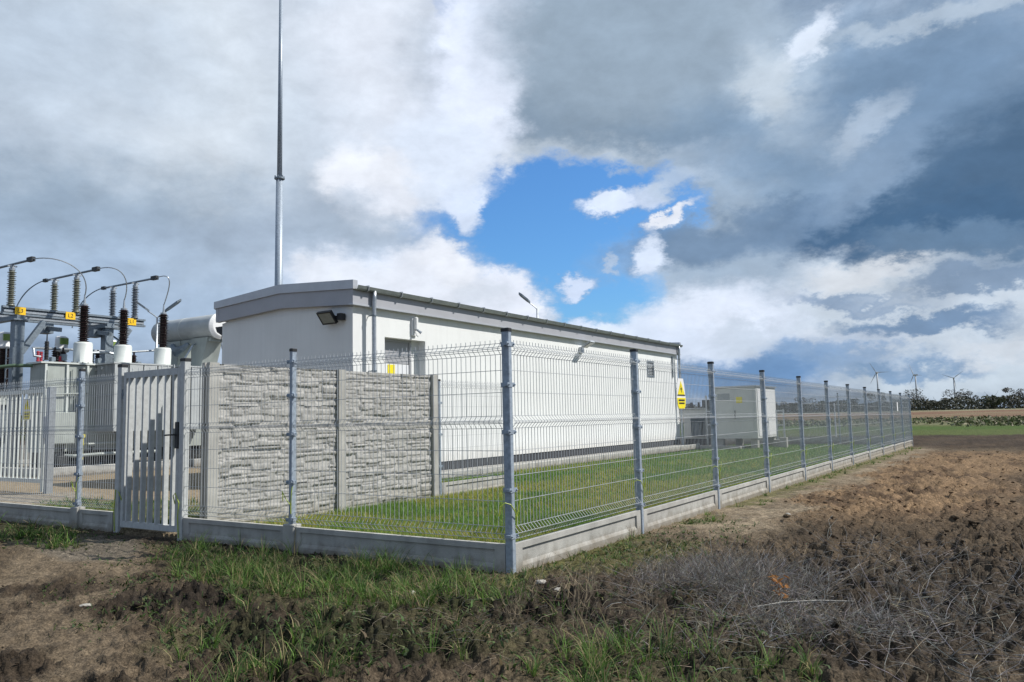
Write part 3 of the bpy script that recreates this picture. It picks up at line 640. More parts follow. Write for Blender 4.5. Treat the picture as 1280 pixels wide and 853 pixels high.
def clods():
    # loose lumps of earth
    base = MB(); import bmesh
    V = []; F = []; C = []
    bm = bmesh.new(); bmesh.ops.create_icosphere(bm, subdivisions=1, radius=1); iv = np.array([v.co[:] for v in bm.verts]); bm.verts.index_update(); fi = np.array([[v.index for v in f.verts] for f in bm.faces]); bm.free()
    def keep(x, y):
        c, r, g = zones(x, y); d = np.hypot(x - CAM.x, y - CAM.y); return (rng.uniform(0, 1, len(x)) < np.clip((r - .45) * 1.2, 0, 1) * np.clip((6 / d) ** 1.1, .08, 1) * np.where(y > 7, .35, 1)) & ((x > 0.02) | (y < -.04))
    x, y = scatter(70000, -8, 5.5, -3.2, 24, keep); c, ro, g = zones(x, y); z = ground_z(x, y, ro); n = len(x); d = np.hypot(x - CAM.x, y - CAM.y)
    s = rng.lognormal(-4.9, .6, n) * np.clip(d / 6, 1, 2.4); s = np.clip(s, .003, .04)
    sc = s[:, None] * rng.uniform(.6, 1.3, (n, 3)) * np.array([1, 1, .5])
    J = rng.uniform(.6, 1.3, (n, len(iv), 1))
    V = iv[None] * sc[:, None, :] * J; a = rng.uniform(0, 6.28, n); ca, sa = np.cos(a)[:, None], np.sin(a)[:, None]
    V = np.stack([V[..., 0] * ca - V[..., 1] * sa + x[:, None], V[..., 0] * sa + V[..., 1] * ca + y[:, None], V[..., 2] + (z + s * .25)[:, None]], -1)
    F = (fi[None] + (np.arange(n) * len(iv))[:, None, None]).reshape(-1, 3)
    me = np_mesh('soil_clods', V.reshape(-1, 3), F, 'soil', np.repeat(c * rng.uniform(.8, 1.5, (n, 1)), len(iv), axis=0))
    o = bpy.data.objects.new('soil_clods', me); col.objects.link(o); tag(o, 'loose brown clods of earth lying on the ploughed field', None, None, 'stuff')
clods()

# ------------------------------------------------------------------ building
def building():
    X0, X1, Y0, Y1 = -11.25, -7.28, 5.69, 22.92
    XM = (X0 + X1) / 2; ZW = 3.46
    t = thing('equipment_building', (XM, Y0, 0), 'long low white rendered building with grey fascia, inside the fence', 'building')
    dy0, dy1, dz = 6.60, 7.90, 2.94      # doorway
    wy0, wy1, wz0, wz1 = 20.0, 20.62, 2.56, 3.14
    w = MB(); T = .28
    # long wall towards the lawn, built round its openings
    def lw(y0, y1, z0, z1): w.box(X1 - T, X1, y0, y1, z0, z1)
    lw(Y0, dy0, .32, ZW); lw(dy0, dy1, dz, ZW); lw(dy1, wy0, .32, ZW); lw(wy0, wy1, .32, wz0); lw(wy0, wy1, wz1, ZW); lw(wy1, Y1, .32, ZW)
    w.box(X0, X1 - T, Y0, Y0 + T, .32, ZW); w.box(X0, X1 - T, Y1 - T, Y1, .32, ZW); w.box(X0, X0 + T, Y0 + T, Y1 - T, .32, ZW)
    w.prism([(X0 + .02, Y0 + .01, ZW), (X1 - .02, Y0 + .01, ZW), (XM, Y0 + .01, 3.9)], (0, .2, 0)); w.prism([(X0 + .02, Y1 - .21, ZW), (X1 - .02, Y1 - .21, ZW), (XM, Y1 - .21, 3.9)], (0, .2, 0))
    w.build('wall', 'render', t)
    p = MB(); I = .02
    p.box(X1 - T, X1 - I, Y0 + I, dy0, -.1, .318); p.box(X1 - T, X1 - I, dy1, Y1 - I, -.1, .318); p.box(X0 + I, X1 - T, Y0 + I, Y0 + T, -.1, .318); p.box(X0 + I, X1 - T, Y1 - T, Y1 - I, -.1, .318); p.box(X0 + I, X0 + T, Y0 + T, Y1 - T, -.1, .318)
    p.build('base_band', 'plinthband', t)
    # doorway
    dr = MB().box(X1 - .23, X1 - .18, dy0 + .06, dy1 - .34, .3, 2.42).build('door', 'door', t)
    MB().box(X1 - .18, X1 - .14, dy0 + .16, dy0 + .19, 1.25, 1.42).build('handle', 'soot', dr)
    MB().box(X1 - .177, X1 - .172, dy0 + .28, dy0 + .50, 2.12, 2.40).build('warning_plate', 'yellow', dr)
    MB().box(X1 - .235, X1 - .185, dy0 + .06, dy1 - .34, 2.43, dz - .06).build('shaded_top_panel', 'doorshade', t)  # grey panel stands in for the shaded top of the doorway
    f = MB(); f.box(X1 - .25, X1 - .16, dy0, dy0 + .058, .3, dz); f.box(X1 - .25, X1 - .16, dy1 - .338, dy1 - .28, .3, dz); f.box(X1 - .25, X1 - .162, dy0 + .06, dy1 - .34, dz - .058, dz)
    f.build('door_frame', 'doorshade', t)
    MB().box(X1 - .26, X1 - .20, dy1 - .278, dy1, .3, dz).build('side_panel', 'render', t)
    MB().box(X1 - .26, X1 + .25, dy0 - .1, dy1 + .1, .0, .3).build('doorstep', 'conc', t)
    # window with vent grille
    wf = MB(); b = .05
    wf.box(X1 - .1, X1 + .012, wy0, wy0 + b, wz0, wz1); wf.box(X1 - .1, X1 + .012, wy1 - b, wy1, wz0, wz1); wf.box(X1 - .1, X1 + .012, wy0 + b, wy1 - b, wz0, wz0 + b); wf.box(X1 - .1, X1 + .012, wy0 + b, wy1 - b, wz1 - b, wz1)
    win = wf.build('window', 'galv_dark', t)
    MB().box(X1 - .09, X1 - .07, wy0 + b, wy1 - b, wz0 + b, wz1 - b).build('pane', 'winglass', win)
    g = MB()
    for k in range(9): z = wz0 + .08 + k * .052; g.bar((X1 - .03, wy0 + b, z), (X1 - .03, wy1 - b, z), .035, .006, (1, 0, 1))
    g.build('louvre', 'galv', win)
    # fascia boards
    fz0, fz1 = 3.53, 3.80; o = .10
    MB().box(X1 + .0, X1 + o, Y0 - .10, Y1 + .10, fz0 - .01, 3.79).build('fascia', 'fascia', t)
    MB().box(X1 + .0, X1 + o + .012, Y0 - .11, Y1 + .11, fz0 - .045, fz0 - .013).build('drip_edge', 'flash', t)
    MB().box(X0 - o, X0, Y0 - .10, Y1 + .10, fz0 - .01, 3.79).build('fascia', 'fascia', t)
    MB().box(X1 - .28, X1 - .001, Y0 + .02, Y1 - .02, ZW + .001, 3.56).build('soffit', 'render', t)
    def gable(y, dy, za, zb, rise, x_over, nm, m):
        MB().prism([(X0 - x_over, y, za), (X1 + x_over, y, za), (X1 + x_over, y, zb), (XM, y, zb + rise), (X0 - x_over, y, zb)], (0, dy, 0)).build(nm, m, t)
    # gable fascia follows the roof pitch
    for yy, s in ((Y0, -1), (Y1, 1)):
        MB().prism([(X0 - o, yy, fz0 - .045), (XM, yy, fz0 + .075), (X1 + o - .002, yy, fz0 - .045), (X1 + o - .002, yy, 3.80), (XM, yy, 3.93), (X0 - o, yy, 3.80)], (0, s * .095, 0)).build('gable_fascia', 'fascia', t)
        MB().prism([(X0 - o - .04, yy + s * .0, 3.79), (XM, yy, 3.915), (X1 + o + .03, yy, 3.79), (X1 + o + .03, yy, 3.965), (XM, yy, 4.10), (X0 - o - .04, yy, 3.945)], (0, s * .125, 0)).build('verge_flashing', 'flash', t)
    rf = MB()
    rf.prism([(XM, Y0 + .005, 3.86), (X1 + .13, Y0 + .005, 3.80), (X1 + .13, Y0 + .005, 3.84), (XM, Y0 + .005, 4.02), (X0 - .13, Y0 + .005, 3.84), (X0 - .13, Y0 + .005, 3.80)], (0, Y1 - Y0 - .01, 0))
    rf.build('roof', 'roof', t)
    # gutters with brackets
    for sx, xe in ((1, X1 + o), (-1, X0 - o)):
        prof = [(.005, .0), (.02, -.06), (.06, -.085), (.10, -.06), (.115, .0), (.108, .0), (.095, -.055), (.06, -.078), (.026, -.055), (.012, 0)]
        gt = MB().prism([(xe + sx * (a + .004), Y0 - .07, 3.86 + b_) for a, b_ in prof], (0, Y1 - Y0 + .16, 0)).build('gutter', 'gutter', t)
        br = MB(); n = 18; yb = 0
        if 1:
            br.prism([(xe + sx * (.0 + .0015), yb, 3.872), (xe + sx * .124, yb, 3.872), (xe + sx * .124, yb, 3.845), (xe + sx * .112, yb, 3.785), (xe + sx * .064, yb, 3.763), (xe + sx * .0015, yb, 3.785), (xe + sx * .0015, yb, 3.775), (xe + sx * .07, yb, 3.755), (xe + sx * .12, yb, 3.78), (xe + sx * .133, yb, 3.85), (xe + sx * .133, yb, 3.88), (xe + sx * .0015, yb, 3.88)], (0, .03, 0))
        bm_ = br.mesh('gutter_bracket', 'galv', (wloc(gt).x, 0, 0))
        for k in range(n): inst('gutter_bracket', bm_, gt, (0, Y0 + .2 + k * (Y1 - Y0 - .4) / (n - 1) - Y0, 0))
    # downpipes
    for yp in (6.12, 22.72):
        xp = X1 + .155
        dp = MB().tube([(X1 + .165, yp, 3.80), (X1 + .165, yp, 3.66), (xp, yp, 3.5), (xp, yp, .12), (xp + .08, yp, .03)], .045, 12).build('downpipe', 'galv', t, True)
        cl = MB()
        for zc in (3.3, 2.2, 1.1, .4): cl = MB(); cl.lathe((xp, yp, zc), [(.05, 0), (.055, .004), (.055, .03), (.05, .034)], 12); cl.bar((xp - .05, yp, zc + .017), (X1 - .01, yp, zc + .017), .012, .02); cl.build('pipe_clamp', 'galv_dark', dp)
    # cable conduit on the far end of the wall
    MB().tube([(X1 + .03, 22.35, 3.40), (X1 + .03, 22.35, 2.62)], .025, 8).build('conduit', 'galv_dark', t)
    return t
building()
pv = MB()
for k in range(35):
    y0 = 5.75 + k * .495; pv.bbox(-7.27, -6.52, y0, y0 + .485, -.1, .115 + (k % 3) * .004, .008)
def pavement():
    me = None; root = bpy.data.objects.new('pavement', MB().box(-7.275, -6.53, 5.72, 22.9, -.15, .06).mesh('pavement', 'conc')); col.objects.link(root); root['kind'] = 'structure'
    b = MB().bbox(0, .74, 0, .485, 0, .06, .008).mesh('paving_slab', 'pave')
    for k in range(34): inst('paving_slab', b, root, (-7.272, 5.74 + k * .5, .064 + (k % 3) * .003))
    kb = MB().bbox(0, .07, 0, .99, 0, .16, .01).mesh('kerb_stone', 'conc')
    for k in range(17): inst('kerb_stone', kb, root, (-6.525, 5.74 + k * 1.0, .0))
pavement()

# ------------------------------------------------------------------ concrete screen wall
def screen_wall():
    X = -4.30; t = thing('concrete_screen_wall', (X, .30, 0), 'light grey precast concrete wall with stacked stone pattern between gate and lawn', 'wall')
    ys = [.36, 2.38, 4.40]; H = 1.93
    pm = MB()
    # H-shaped posts with slots for the slabs
    pm.prism([(-.065, -.07, 0), (.065, -.07, 0), (.065, -.02, 0), (.035, -.02, 0), (.035, .02, 0), (.065, .02, 0), (.065, .07, 0), (-.065, .07, 0), (-.065, .02, 0), (-.035, .02, 0), (-.035, -.02, 0), (-.065, -.02, 0)], (0, 0, H + .11))
    pmesh = pm.mesh('post', 'conc')
    for y in ys: inst('post', pmesh, t, (0, y - .30, -.1), R(90))
    # stone-patterned slab: height field with long split-face courses
    def slab(seed, w=1.93, h=.485):
        r = np.random.default_rng(seed); nx, nz = 150, 44
        u = np.linspace(0, w, nx); v = np.linspace(0, h, nz); U, Vv = np.meshgrid(u, v, indexing='ij')
        depth = np.zeros_like(U); z0 = 0; gap = np.zeros_like(U)
        wav = (vnoise(U * 3.5, U * 0 + seed, seed) - .5) * .022
        Vw = Vv + wav
        while z0 < h + .05:
            hh = r.uniform(.035, .085); x0 = -r.uniform(0, .3)
            while x0 < w:
                ll = r.uniform(.14, .55); zz0 = z0 + r.uniform(-.008, .008); m = (U >= x0) & (U < x0 + ll) & (Vw >= zz0) & (Vw < zz0 + hh + .012)
                dpt = r.uniform(.002, .020); tl = r.uniform(-.25, .12)
                depth[m] = (dpt + (Vw[m] - zz0) * tl)
                e = np.minimum(np.minimum(U - x0, x0 + ll - U) * .6, (Vw - zz0)); gap[m & (e < .006)] = 1
                x0 += ll
            z0 += hh
        depth = depth + (fbm(U.ravel(), Vv.ravel(), 16, 4, seed).reshape(U.shape) - .5) * .015 + (fbm(U.ravel(), Vv.ravel(), 48, 3, seed + 4).reshape(U.shape) - .5) * .007
        depth = depth - gap * .017
        edge = np.minimum(np.minimum(U, w - U), .02) / .02 ; depth = np.clip(depth * edge, -.012, .05)
        P = np.stack([U, -.016 - depth, Vv], -1).reshape(-1, 3)
        i, j = np.meshgrid(np.arange(nx - 1), np.arange(nz - 1), indexing='ij'); F = np.stack([i * nz + j, (i + 1) * nz + j, (i + 1) * nz + j + 1, i * nz + j + 1], -1).reshape(-1, 4)
        back = np.array([[0, .022, 0], [w, .022, 0], [w, .022, h], [0, .022, h], [0, -.016, 0], [w, -.016, 0], [w, -.016, h], [0, -.016, h]]); n0 = len(P)
        P = np.vstack([P, back]); F = np.vstack([F, np.array([[0, 3, 2, 1], [0, 1, 5, 4], [3, 7, 6, 2], [1, 2, 6, 5], [0, 4, 7, 3]]) + n0])
        return np_mesh('stone_slab', P, F, 'slab')
    ms = [slab(k + 3) for k in range(6)]
    q = 0
    for b in range(2):
        for k in range(4):
            o = inst('stone_slab', ms[(q * 5 + b) % 6], t, (0, ys[b] - .30 + .06, -.02 + k * .488), R(90)); q += 1
screen_wall()

# ------------------------------------------------------------------ fences
ZP = .27      # underside of the mesh above ground
def panel_mesh(w, name='mesh_panel'):
    mb = MB(); r = .0019; y0 = 0
    path = [(0, 0), (.05, -.045), (.10, 0), (.88, 0), (.93, -.045), (.98, 0), (1.48, 0), (1.525, -.045), (1.57, 0), (1.602, 0)]
    n = int((w - .02) / .05); x0 = (w - n * .05) / 2
    for i in range(n + 1):
        x = x0 + i * .05; vs = []; fs = []
        for (z, y) in path: vs += [(x - r, y - r, z), (x + r, y - r, z), (x + r, y + r, z), (x - r, y + r, z)]
        for k in range(len(path) - 1):
            for q in range(4): fs.append((4 * k + q, 4 * k + (q + 1) % 4, 4 * k + 4 + (q + 1) % 4, 4 * k + 4 + q))
        mb.add(vs, fs)
    for z, y in ((.92, -.036), (.94, -.036), (1.51, -.027), (1.54, -.027), (0, 0), (.05, -.045), (.1, 0), (.3, 0), (.5, 0), (.7, 0), (.88, 0), (.93, -.045), (.98, 0), (1.17, 0), (1.35, 0), (1.48, 0), (1.525, -.045), (1.57, 0)):  # leading entries are extra wires, added so the folds read as bright bands
        mb.box(0, w, y - .0066, y - .0022, z - .0021, z + .0021)
    return mb.mesh(name, 'wire')
def plank_mesh(w, h=.235):
    # precast gravel board with a recessed field on the outer face (local -y)
    mb = MB(); t0, t1 = -.025, .025; e = .10; a = .045; bz = .05; rc = .017
    x0, x1, z0, z1 = 0, w, -.12, h
    mb.add([(x0, t1, z0), (x1, t1, z0), (x1, t1, z1), (x0, t1, z1)], [(0, 1, 2, 3)])
    O = [(x0, z0), (x1, z0), (x1, z1), (x0, z1)]; I1 = [(e, bz), (w - e, bz), (w - e, h - a), (e, h - a)]; I2 = [(e + .012, bz + .03), (w - e - .012, bz + .03), (w - e - .006, h - a - .006), (e + .006, h - a - .006)]
    vs = [(p, t0, z) for p, z in O] + [(p, t0, z) for p, z in I1] + [(p, t0 + rc, z) for p, z in I2] + [(p, t1, z) for p, z in O]
    fs = []
    for k in range(4): j = (k + 1) % 4; fs += [(k, j, 4 + j, 4 + k), (4 + k, 4 + j, 8 + j, 8 + k), (k, 12 + k, 12 + j, j)]
    fs.append((8, 9, 10, 11)); mb.add(vs, fs)
    return mb.mesh('concrete_plank', 'conc')
def post_mesh(wx, wy, h): return MB().bbox(-wx / 2, wx / 2, -wy / 2, wy / 2, -.05, h, .005).mesh('post', 'post')
def cap_mesh(wx, wy):
    return MB().bbox(-wx / 2 - .004, wx / 2 + .004, -wy / 2 - .004, wy / 2 + .004, -.012, .018, .006).mesh('cap', 'cap')
def clamp_mesh(wx, wy):
    mb = MB(); a, b = wx / 2 + .0015, wy / 2 + .0015; k = .003
    mb.box(-a - .028, a + .028, -b - k, -b, -.018, .018); mb.box(-a - k, -a, -b, b, -.018, .018); mb.box(a, a + k, -b, b, -.018, .018); mb.box(-a, a, b, b + k, -.018, .018)
    mb.lathe((a + .014, -b - .004, 0), [(.008, 0), (.008, -.010), (.005, -.013)], 6, (0, 1, 0)); mb.lathe((-a - .014, -b - .004, 0), [(.008, 0), (.008, -.010), (.005, -.013)], 6, (0, 1, 0))
    mb.box(-a - .03, -a, -b - .0, b * .2, -.012, .012); mb.box(a, a + .03, -b, b * .2, -.012, .012)
    return mb.mesh('clamp', 'post')
_pm = {}
def cached(f, *a):
    k = (f.__name__,) + a
    if k not in _pm: _pm[k] = f(*a)
    return _pm[k]
def earthing(parent, loc, rz, seed):
    r = random.Random(seed); b = r.uniform(-.02, .03)
    mb = MB(); mb.tube([(.075 + b, -.055, .62), (.055, -.06, .56), (.038, -.05, .49), (.03, -.045, .44), (.028, -.042, .36)], .0045, 6)
    mb.tube([(.03, -.045, .44), (-.02, -.06, .50), (-.07, -.055, .555), (-.11, -.03, .57), (-.14, -.0, .54), (-.145, .01, .47)], .0045, 6)
    return inst('earthing_cable', mb.mesh('earthing_cable', 'cable'), parent, loc, rz)
def run(label, A, ang, posts, H=1.945, wx=.04, wy=.06, slope=0.0, clamps=(.30, .66, 1.12, 1.50, 1.83), blocks=False, earth=True, planks=True, skip_panel=(), own=None):
    t = thing('mesh_fence', (A[0], A[1], 0), label, 'fence')
    c, s = math.cos(R(ang)), math.sin(R(ang)); ry = R(ang)
    def L(u, v=0, z=0): return (c * u - s * v, s * u + c * v, z)
    for i, u in enumerate(posts):
        z = -slope * u
        if own is None or own[i]:
            p = inst('post', cached(post_mesh, wx, wy, H), t, L(u, 0, z), ry)
            inst('cap', cached(cap_mesh, wx, wy), p, (0, 0, H))
            for zc in clamps: inst('clamp', cached(clamp_mesh, wx, wy), p, (0, 0, zc))
            if earth: earthing(t, L(u, 0, z), ry, i + int(ang))
            if blocks: inst('plank_holder', cached(block_mesh), t, L(u, 0, z), ry)
        if i + 1 < len(posts) and i not in skip_panel:
            w = round(posts[i + 1] - u - .058, 3)
            inst('mesh_panel', cached(panel_mesh, w), t, L(u + .029, 0, z + ZP - slope * .0), ry)['kind'] = 'stuff'
            if planks: 
                w2 = round(posts[i + 1] - u - .075, 3); inst('concrete_plank', cached(plank_mesh, w2), t, L(u + .0375, 0, z), ry)
    return t
def block_mesh(): return MB().bbox(-.075, .075, -.055, .055, -.05, .262, .008).mesh('plank_holder', 'conc')
W = 2.52
run('side run of welded mesh fence on light concrete planks, receding to the right', (0, 0), 90, [W * k for k in range(12)], wx=.05, wy=.07, slope=SLOPE)
run('front run of welded mesh fence between the gate and the corner post', (-4.245, 0), 0, [.0, 4.245 - W, 4.245], blocks=True, own=[0, 1, 0], earth=True)
run('mesh fence run left of the grey gate, before the substation yard', (-11.40, 0), 0, [0, 2.52, 5.04, 5.93 - .055], blocks=True, own=[1, 1, 1, 0])
run('far back run of mesh fence behind the building and kiosk', (0, 11 * W), 180, [W * k for k in range(8)], earth=False, own=[0] + [1] * 7, slope=0)
run('short inner mesh fence continuing from the end of the concrete wall', (-4.30, 4.56), 90, [0, 1.98], H=1.86, clamps=(.5, 1.0, 1.5), earth=False)

# gate between the two runs
def gate():
    xl, xr = -5.47, -4.25; t = thing('pedestrian_gate', ((xl + xr) / 2, 0, 0), 'grey steel pedestrian gate with vertical slats and black handle', 'gate')
    for x in (xl, xr):
        p = MB().bbox(x - .04, x + .04, -.04, .04, -.05, 1.945, .006).build('post', 'gate', t)
        MB().bbox(x - .045, x + .045, -.045, .045, 1.935, 1.972, .008).build('cap', 'cap', p)
    l, r, b, h = xl + .065, xr - .062, .075, 1.87; f = .05
    fr = MB(); fr.bbox(l, l + f, -.025, .025, b, h, .004); fr.bbox(r - f, r, -.025, .025, b, h, .004); fr.box(l + f, r - f, -.0245, .0245, b, b + .065); fr.box(l + f, r - f, -.0245, .0245, h - .075, h)
    fr.build('leaf_frame', 'gate', t)
    n = 7; a, e = l + f, r - f; pitch = (e - a) / (n + .0)
    sm = MB().bbox(-.015, .015, -.030, .030, 0, h - .075 - b - .065, .003).mesh('slat', 'gate')
    for k in range(n): inst('slat', sm, t, (a + pitch * (k + .5) - (xl + xr) / 2, 0, b + .065))
    sp = MB()
    for k in range(n + 3): x = l + .03 + k * (r - l - .06) / (n + 2); sp.lathe((x, 0, h), [(.006, 0), (.006, .03), (.002, .045)], 6)
    s2 = sp.build('top_spikes', 'gate', t)
    lk = MB(); lk.bbox(r - .055, r + .0, -.04, .04, .98, 1.27, .004); k = lk.build('lock', 'soot', t)
    MB().tube([(r - .03, -.045, 1.13), (r - .03, -.085, 1.13), (r - .05, -.095, 1.13), (r - .15, -.095, 1.125)], .009, 8).build('handle', 'cap', k)
    for z in (.35, 1.55):
        hg = MB(); hg.lathe((xl + .053, -.02, z), [(.012, 0), (.012, .12)], 8); hg.bar((xl + .03, -.02, z + .06), (l + .01, -.02, z + .06), .02, .03); hg.build('hinge', 'galv_dark', t)
    for x, s in ((xl, 1), (xr, -1)):
        MB().tube([(x - .0, -.048, .02), (x - .01, -.055, .25), (x + .015, -.06, .40), (x + s * .04, -.07, .50), (x + s * .09, -.06, .47), (x + s * .10, -.03, .38)], .0055, 6).build('earthing_cable', 'cable', t)
gate()
# swing gate deeper in the yard
def yard_gate():
    y = 2.3; xr, xl = -11.87, -15.6; t = thing('yard_gate', ((xl + xr) / 2, y, 0), 'pale bar gate with yellow warning signs in the substation yard', 'gate')
    g = MB(); z0, z1 = .22, 1.97
    for x in (xl, xr): g.bbox(x - .035, x + .035, y - .035, y + .035, z0 - .16 if x == xr else z0, z1, .006)
    g.box(xl + .035, xr - .035, y - .03, y + .03, z1 - .07, z1); g.box(xl + .035, xr - .035, y - .03, y + .03, z0, z0 + .07)
    g.build('leaf_frame', 'turret', t)
    bm_ = MB().bbox(-.014, .014, -.014, .014, 0, z1 - z0 - .14, .003).mesh('bar', 'turret'); n = 22
    for k in range(n): inst('bar', bm_, t, (xl + (k + 1) * (xr - xl) / (n + 1) - (xl + xr) / 2, 0, z0 + .07))
    sp = MB()
    for k in range(38): sp.lathe((xl + .04 + k * .0985, y, z1), [(.008, 0), (.007, .03), (.001, .06)], 6)
    sp.build('top_spikes', 'galv', t)
    MB().bbox(xr + .04, xr + .12, y - .05, y + .05, 1.05, 1.45, .005).build('lock', 'galv', t)
    sx = -12.47
    MB().box(sx - .13, sx + .13, y - .042, y - .037, 1.40, 1.80).build('sign_plate', 'white', t)
    MB().prism([(sx - .11, y - .045, 1.60), (sx + .11, y - .045, 1.60), (sx, y - .045, 1.79)], (0, -.004, 0)).build('warning_triangle', 'yellow', t)
    MB().prism([(sx + .02, y - .051, 1.745), (sx - .025, y - .051, 1.675), (sx, y - .051, 1.675), (sx - .015, y - .051, 1.62), (sx + .03, y - .051, 1.69), (sx + .006, y - .051, 1.69)], (0, -.003, 0)).build('bolt_mark', 'black', t)
    MB().box(sx - .11, sx + .11, y - .046, y - .042, 1.41, 1.56).build('text_plate', 'yellow', t)
    MB().box(sx - .09, sx + .09, y - .050, y - .046, 1.50, 1.52).box(sx - .08, sx + .08, y - .050, y - .046, 1.45, 1.465).build('print', 'black', t)
    gp = MB().bbox(xr + .14, xr + .26, y - .06, y + .06, -.05, 2.0, .006).build('gate_post', 'galv', t)
yard_gate()

# ------------------------------------------------------------------ warning sign on the side fence
def fence_sign():
    Y = 3.82; x = .022; t = thing('warning_sign', (x, Y, 1.3), 'yellow high voltage triangle sign hung on the side fence mesh', 'sign')
    out = [(-.10, 1.30), (.10, 1.30), (.135, 1.34), (.15, 1.42), (.12, 1.58), (.085, 1.67), (-.085, 1.67), (-.12, 1.58), (-.15, 1.42), (-.135, 1.34)]
    MB().prism([(x, Y + a, b) for a, b in out], (.003, 0, 0)).build('plate', 'white', t)
    MB().prism([(x + .0045, Y - .115, 1.475), (x + .0045, Y + .115, 1.475), (x + .0045, Y, 1.64)], (.002, 0, 0)).build('warning_triangle', 'yellow', t)
    b = MB(); b.prism([(x + .0075, Y - .02, 1.585), (x + .0075, Y + .03, 1.535), (x + .0075, Y + .005, 1.54), (x + .0075, Y + .02, 1.49), (x + .0075, Y - .03, 1.55), (x + .0075, Y - .005, 1.55)], (.001, 0, 0))
    b.box(x + .0075, x + .0085, Y - .13, Y + .13, 1.462, 1.472); b.build('bolt_mark', 'black', t)
    MB().prism([(x + .0045, Y + a, b_) for a, b_ in ((-.095, 1.305), (.095, 1.305), (.125, 1.34), (.14, 1.42), (.135, 1.435), (-.135, 1.435), (-.14, 1.42), (-.125, 1.34))], (.002, 0, 0)).build('text_plate', 'yellow', t)
    q = MB(); q.box(x + .0075, x + .0085, Y - .10, Y + .10, 1.395, 1.415); q.box(x + .0075, x + .0085, Y - .09, Y + .09, 1.36, 1.378); q.build('print', 'black', t)
fence_sign()
MBs = MB().box(.01, .016, 24.0, 24.22, 1.2, 1.5)
single(MBs, 'notice_plate', 'white', (.01, 24.1, 1.2), 'small white plate on the far end of the side fence', 'sign')

# ------------------------------------------------------------------ lamps and devices on the building
def floodlight(loc, rz, label, tilt=38, black=True, scale=1.0):
    t = thing('floodlight', (0, 0, 0), label, 'floodlight'); s = scale; m = 'cap' if black else 'white'
    c, k = math.cos(R(tilt)), math.sin(R(-tilt))
    def P(x, y, z): return (x * s, (-.16 + y * c + z * k) * s, (-y * k + z * c) * s)
    def rb(x0, x1, y0, y1, z0, z1):
        mb = MB(); return mb.add([P(x0, y0, z0), P(x1, y0, z0), P(x1, y1, z0), P(x0, y1, z0), P(x0, y0, z1), P(x1, y0, z1), P(x1, y1, z1), P(x0, y1, z1)], [(0, 3, 2, 1), (4, 5, 6, 7), (0, 1, 5, 4), (1, 2, 6, 5), (2, 3, 7, 6), (3, 0, 4, 7)])
    h = rb(-.19, .19, -.03, .02, -.14, .14); hs = h.build('housing', m, t)
    fr = MB()
    for q in ((-.19, .19, -.045, -.031, -.14, -.115), (-.19, .19, -.045, -.031, .115, .14), (-.19, -.165, -.045, -.031, -.115, .115), (.165, .19, -.045, -.031, -.115, .115)): z = rb(*q); fr.add(z.v, z.f)
    fr.build('front_frame', m, t); rb(-.164, .164, -.038, -.0315, -.114, .114).build('lens', 'glass', t)
    br = MB(); br.bar((-.2 * s, -.15 * s, 0), (-.2 * s, -.0, .0), .012, .03); br.bar((.2 * s, -.15 * s, 0), (.2 * s, -.0, .0), .012, .03); br.box(-.21 * s, .21 * s, -.012, -.0, -.03, .03); br.build('bracket', m, t)
    if black: MB().bbox(.215 * s, .33 * s, -.13 * s, -.0, -.07 * s, .06 * s, .006).build('driver_box', m, t)
    fin = MB()
    for q in range(6):
        z = rb(-.13 + q * .05, -.12 + q * .05, .021, .05, -.09, .09); fin.add(z.v, z.f)
    fin.build('cooling_fins', m, t)
    t.location = loc; t.rotation_euler = (0, 0, R(rz)); return t
fl = floodlight((-7.78, 5.67, 3.28), 0, 'black floodlight on the shaded gable wall under the fascia', 40)
def sensor():
    t = thing('wall_siren', (-7.28, 7.52, 3.1), 'small white device with bracket above the doorway on the long wall', 'alarm box')
    MB().bbox(-7.275, -7.235, 7.42, 7.58, 3.03, 3.40, .012).build('back_plate', 'white', t)
    MB().bbox(-7.234, -7.16, 7.46, 7.54, 3.16, 3.42, .015).build('housing', 'white', t)
    MB().tube([(-7.20, 7.50, 3.17), (-7.14, 7.52, 3.12), (-7.10, 7.55, 3.08)], [.03, .026, .035], 10).build('nozzle', 'galv', t)
    MB().tube([(-7.22, 7.46, 3.14), (-7.17, 7.47, 3.04), (-7.15, 7.50, 3.0), (-7.18, 7.54, 3.02)], .008, 6).build('cable', 'white', t)
sensor()
def wall_lamp():
    t = thing('wall_floodlight', (-7.27, 15.1, 3.24), 'pale floodlight on a short arm under the eaves midway along the long wall', 'floodlight')
    MB().bbox(-7.275, -7.20, 15.0, 15.2, 3.10, 3.28, .01).build('mounting_box', 'galv', t)
    MB().tube([(-7.24, 15.1, 3.28), (-7.1, 15.1, 3.36), (-6.9, 15.05, 3.38)], .018, 8).build('arm', 'galv', t)
    hd = MB().prism([(-7.12, 14.92, 3.30), (-6.86, 14.92, 3.44), (-6.84, 14.92, 3.40), (-7.10, 14.92, 3.25)], (0, .28, 0)).build('lamp_head', 'galv', t)
    MB().prism([(-7.095, 14.94, 3.252), (-6.855, 14.94, 3.38), (-6.853, 14.94, 3.375), (-7.09, 14.94, 3.245)], (0, .24, 0)).build('lens', 'glass', hd)
wall_lamp()
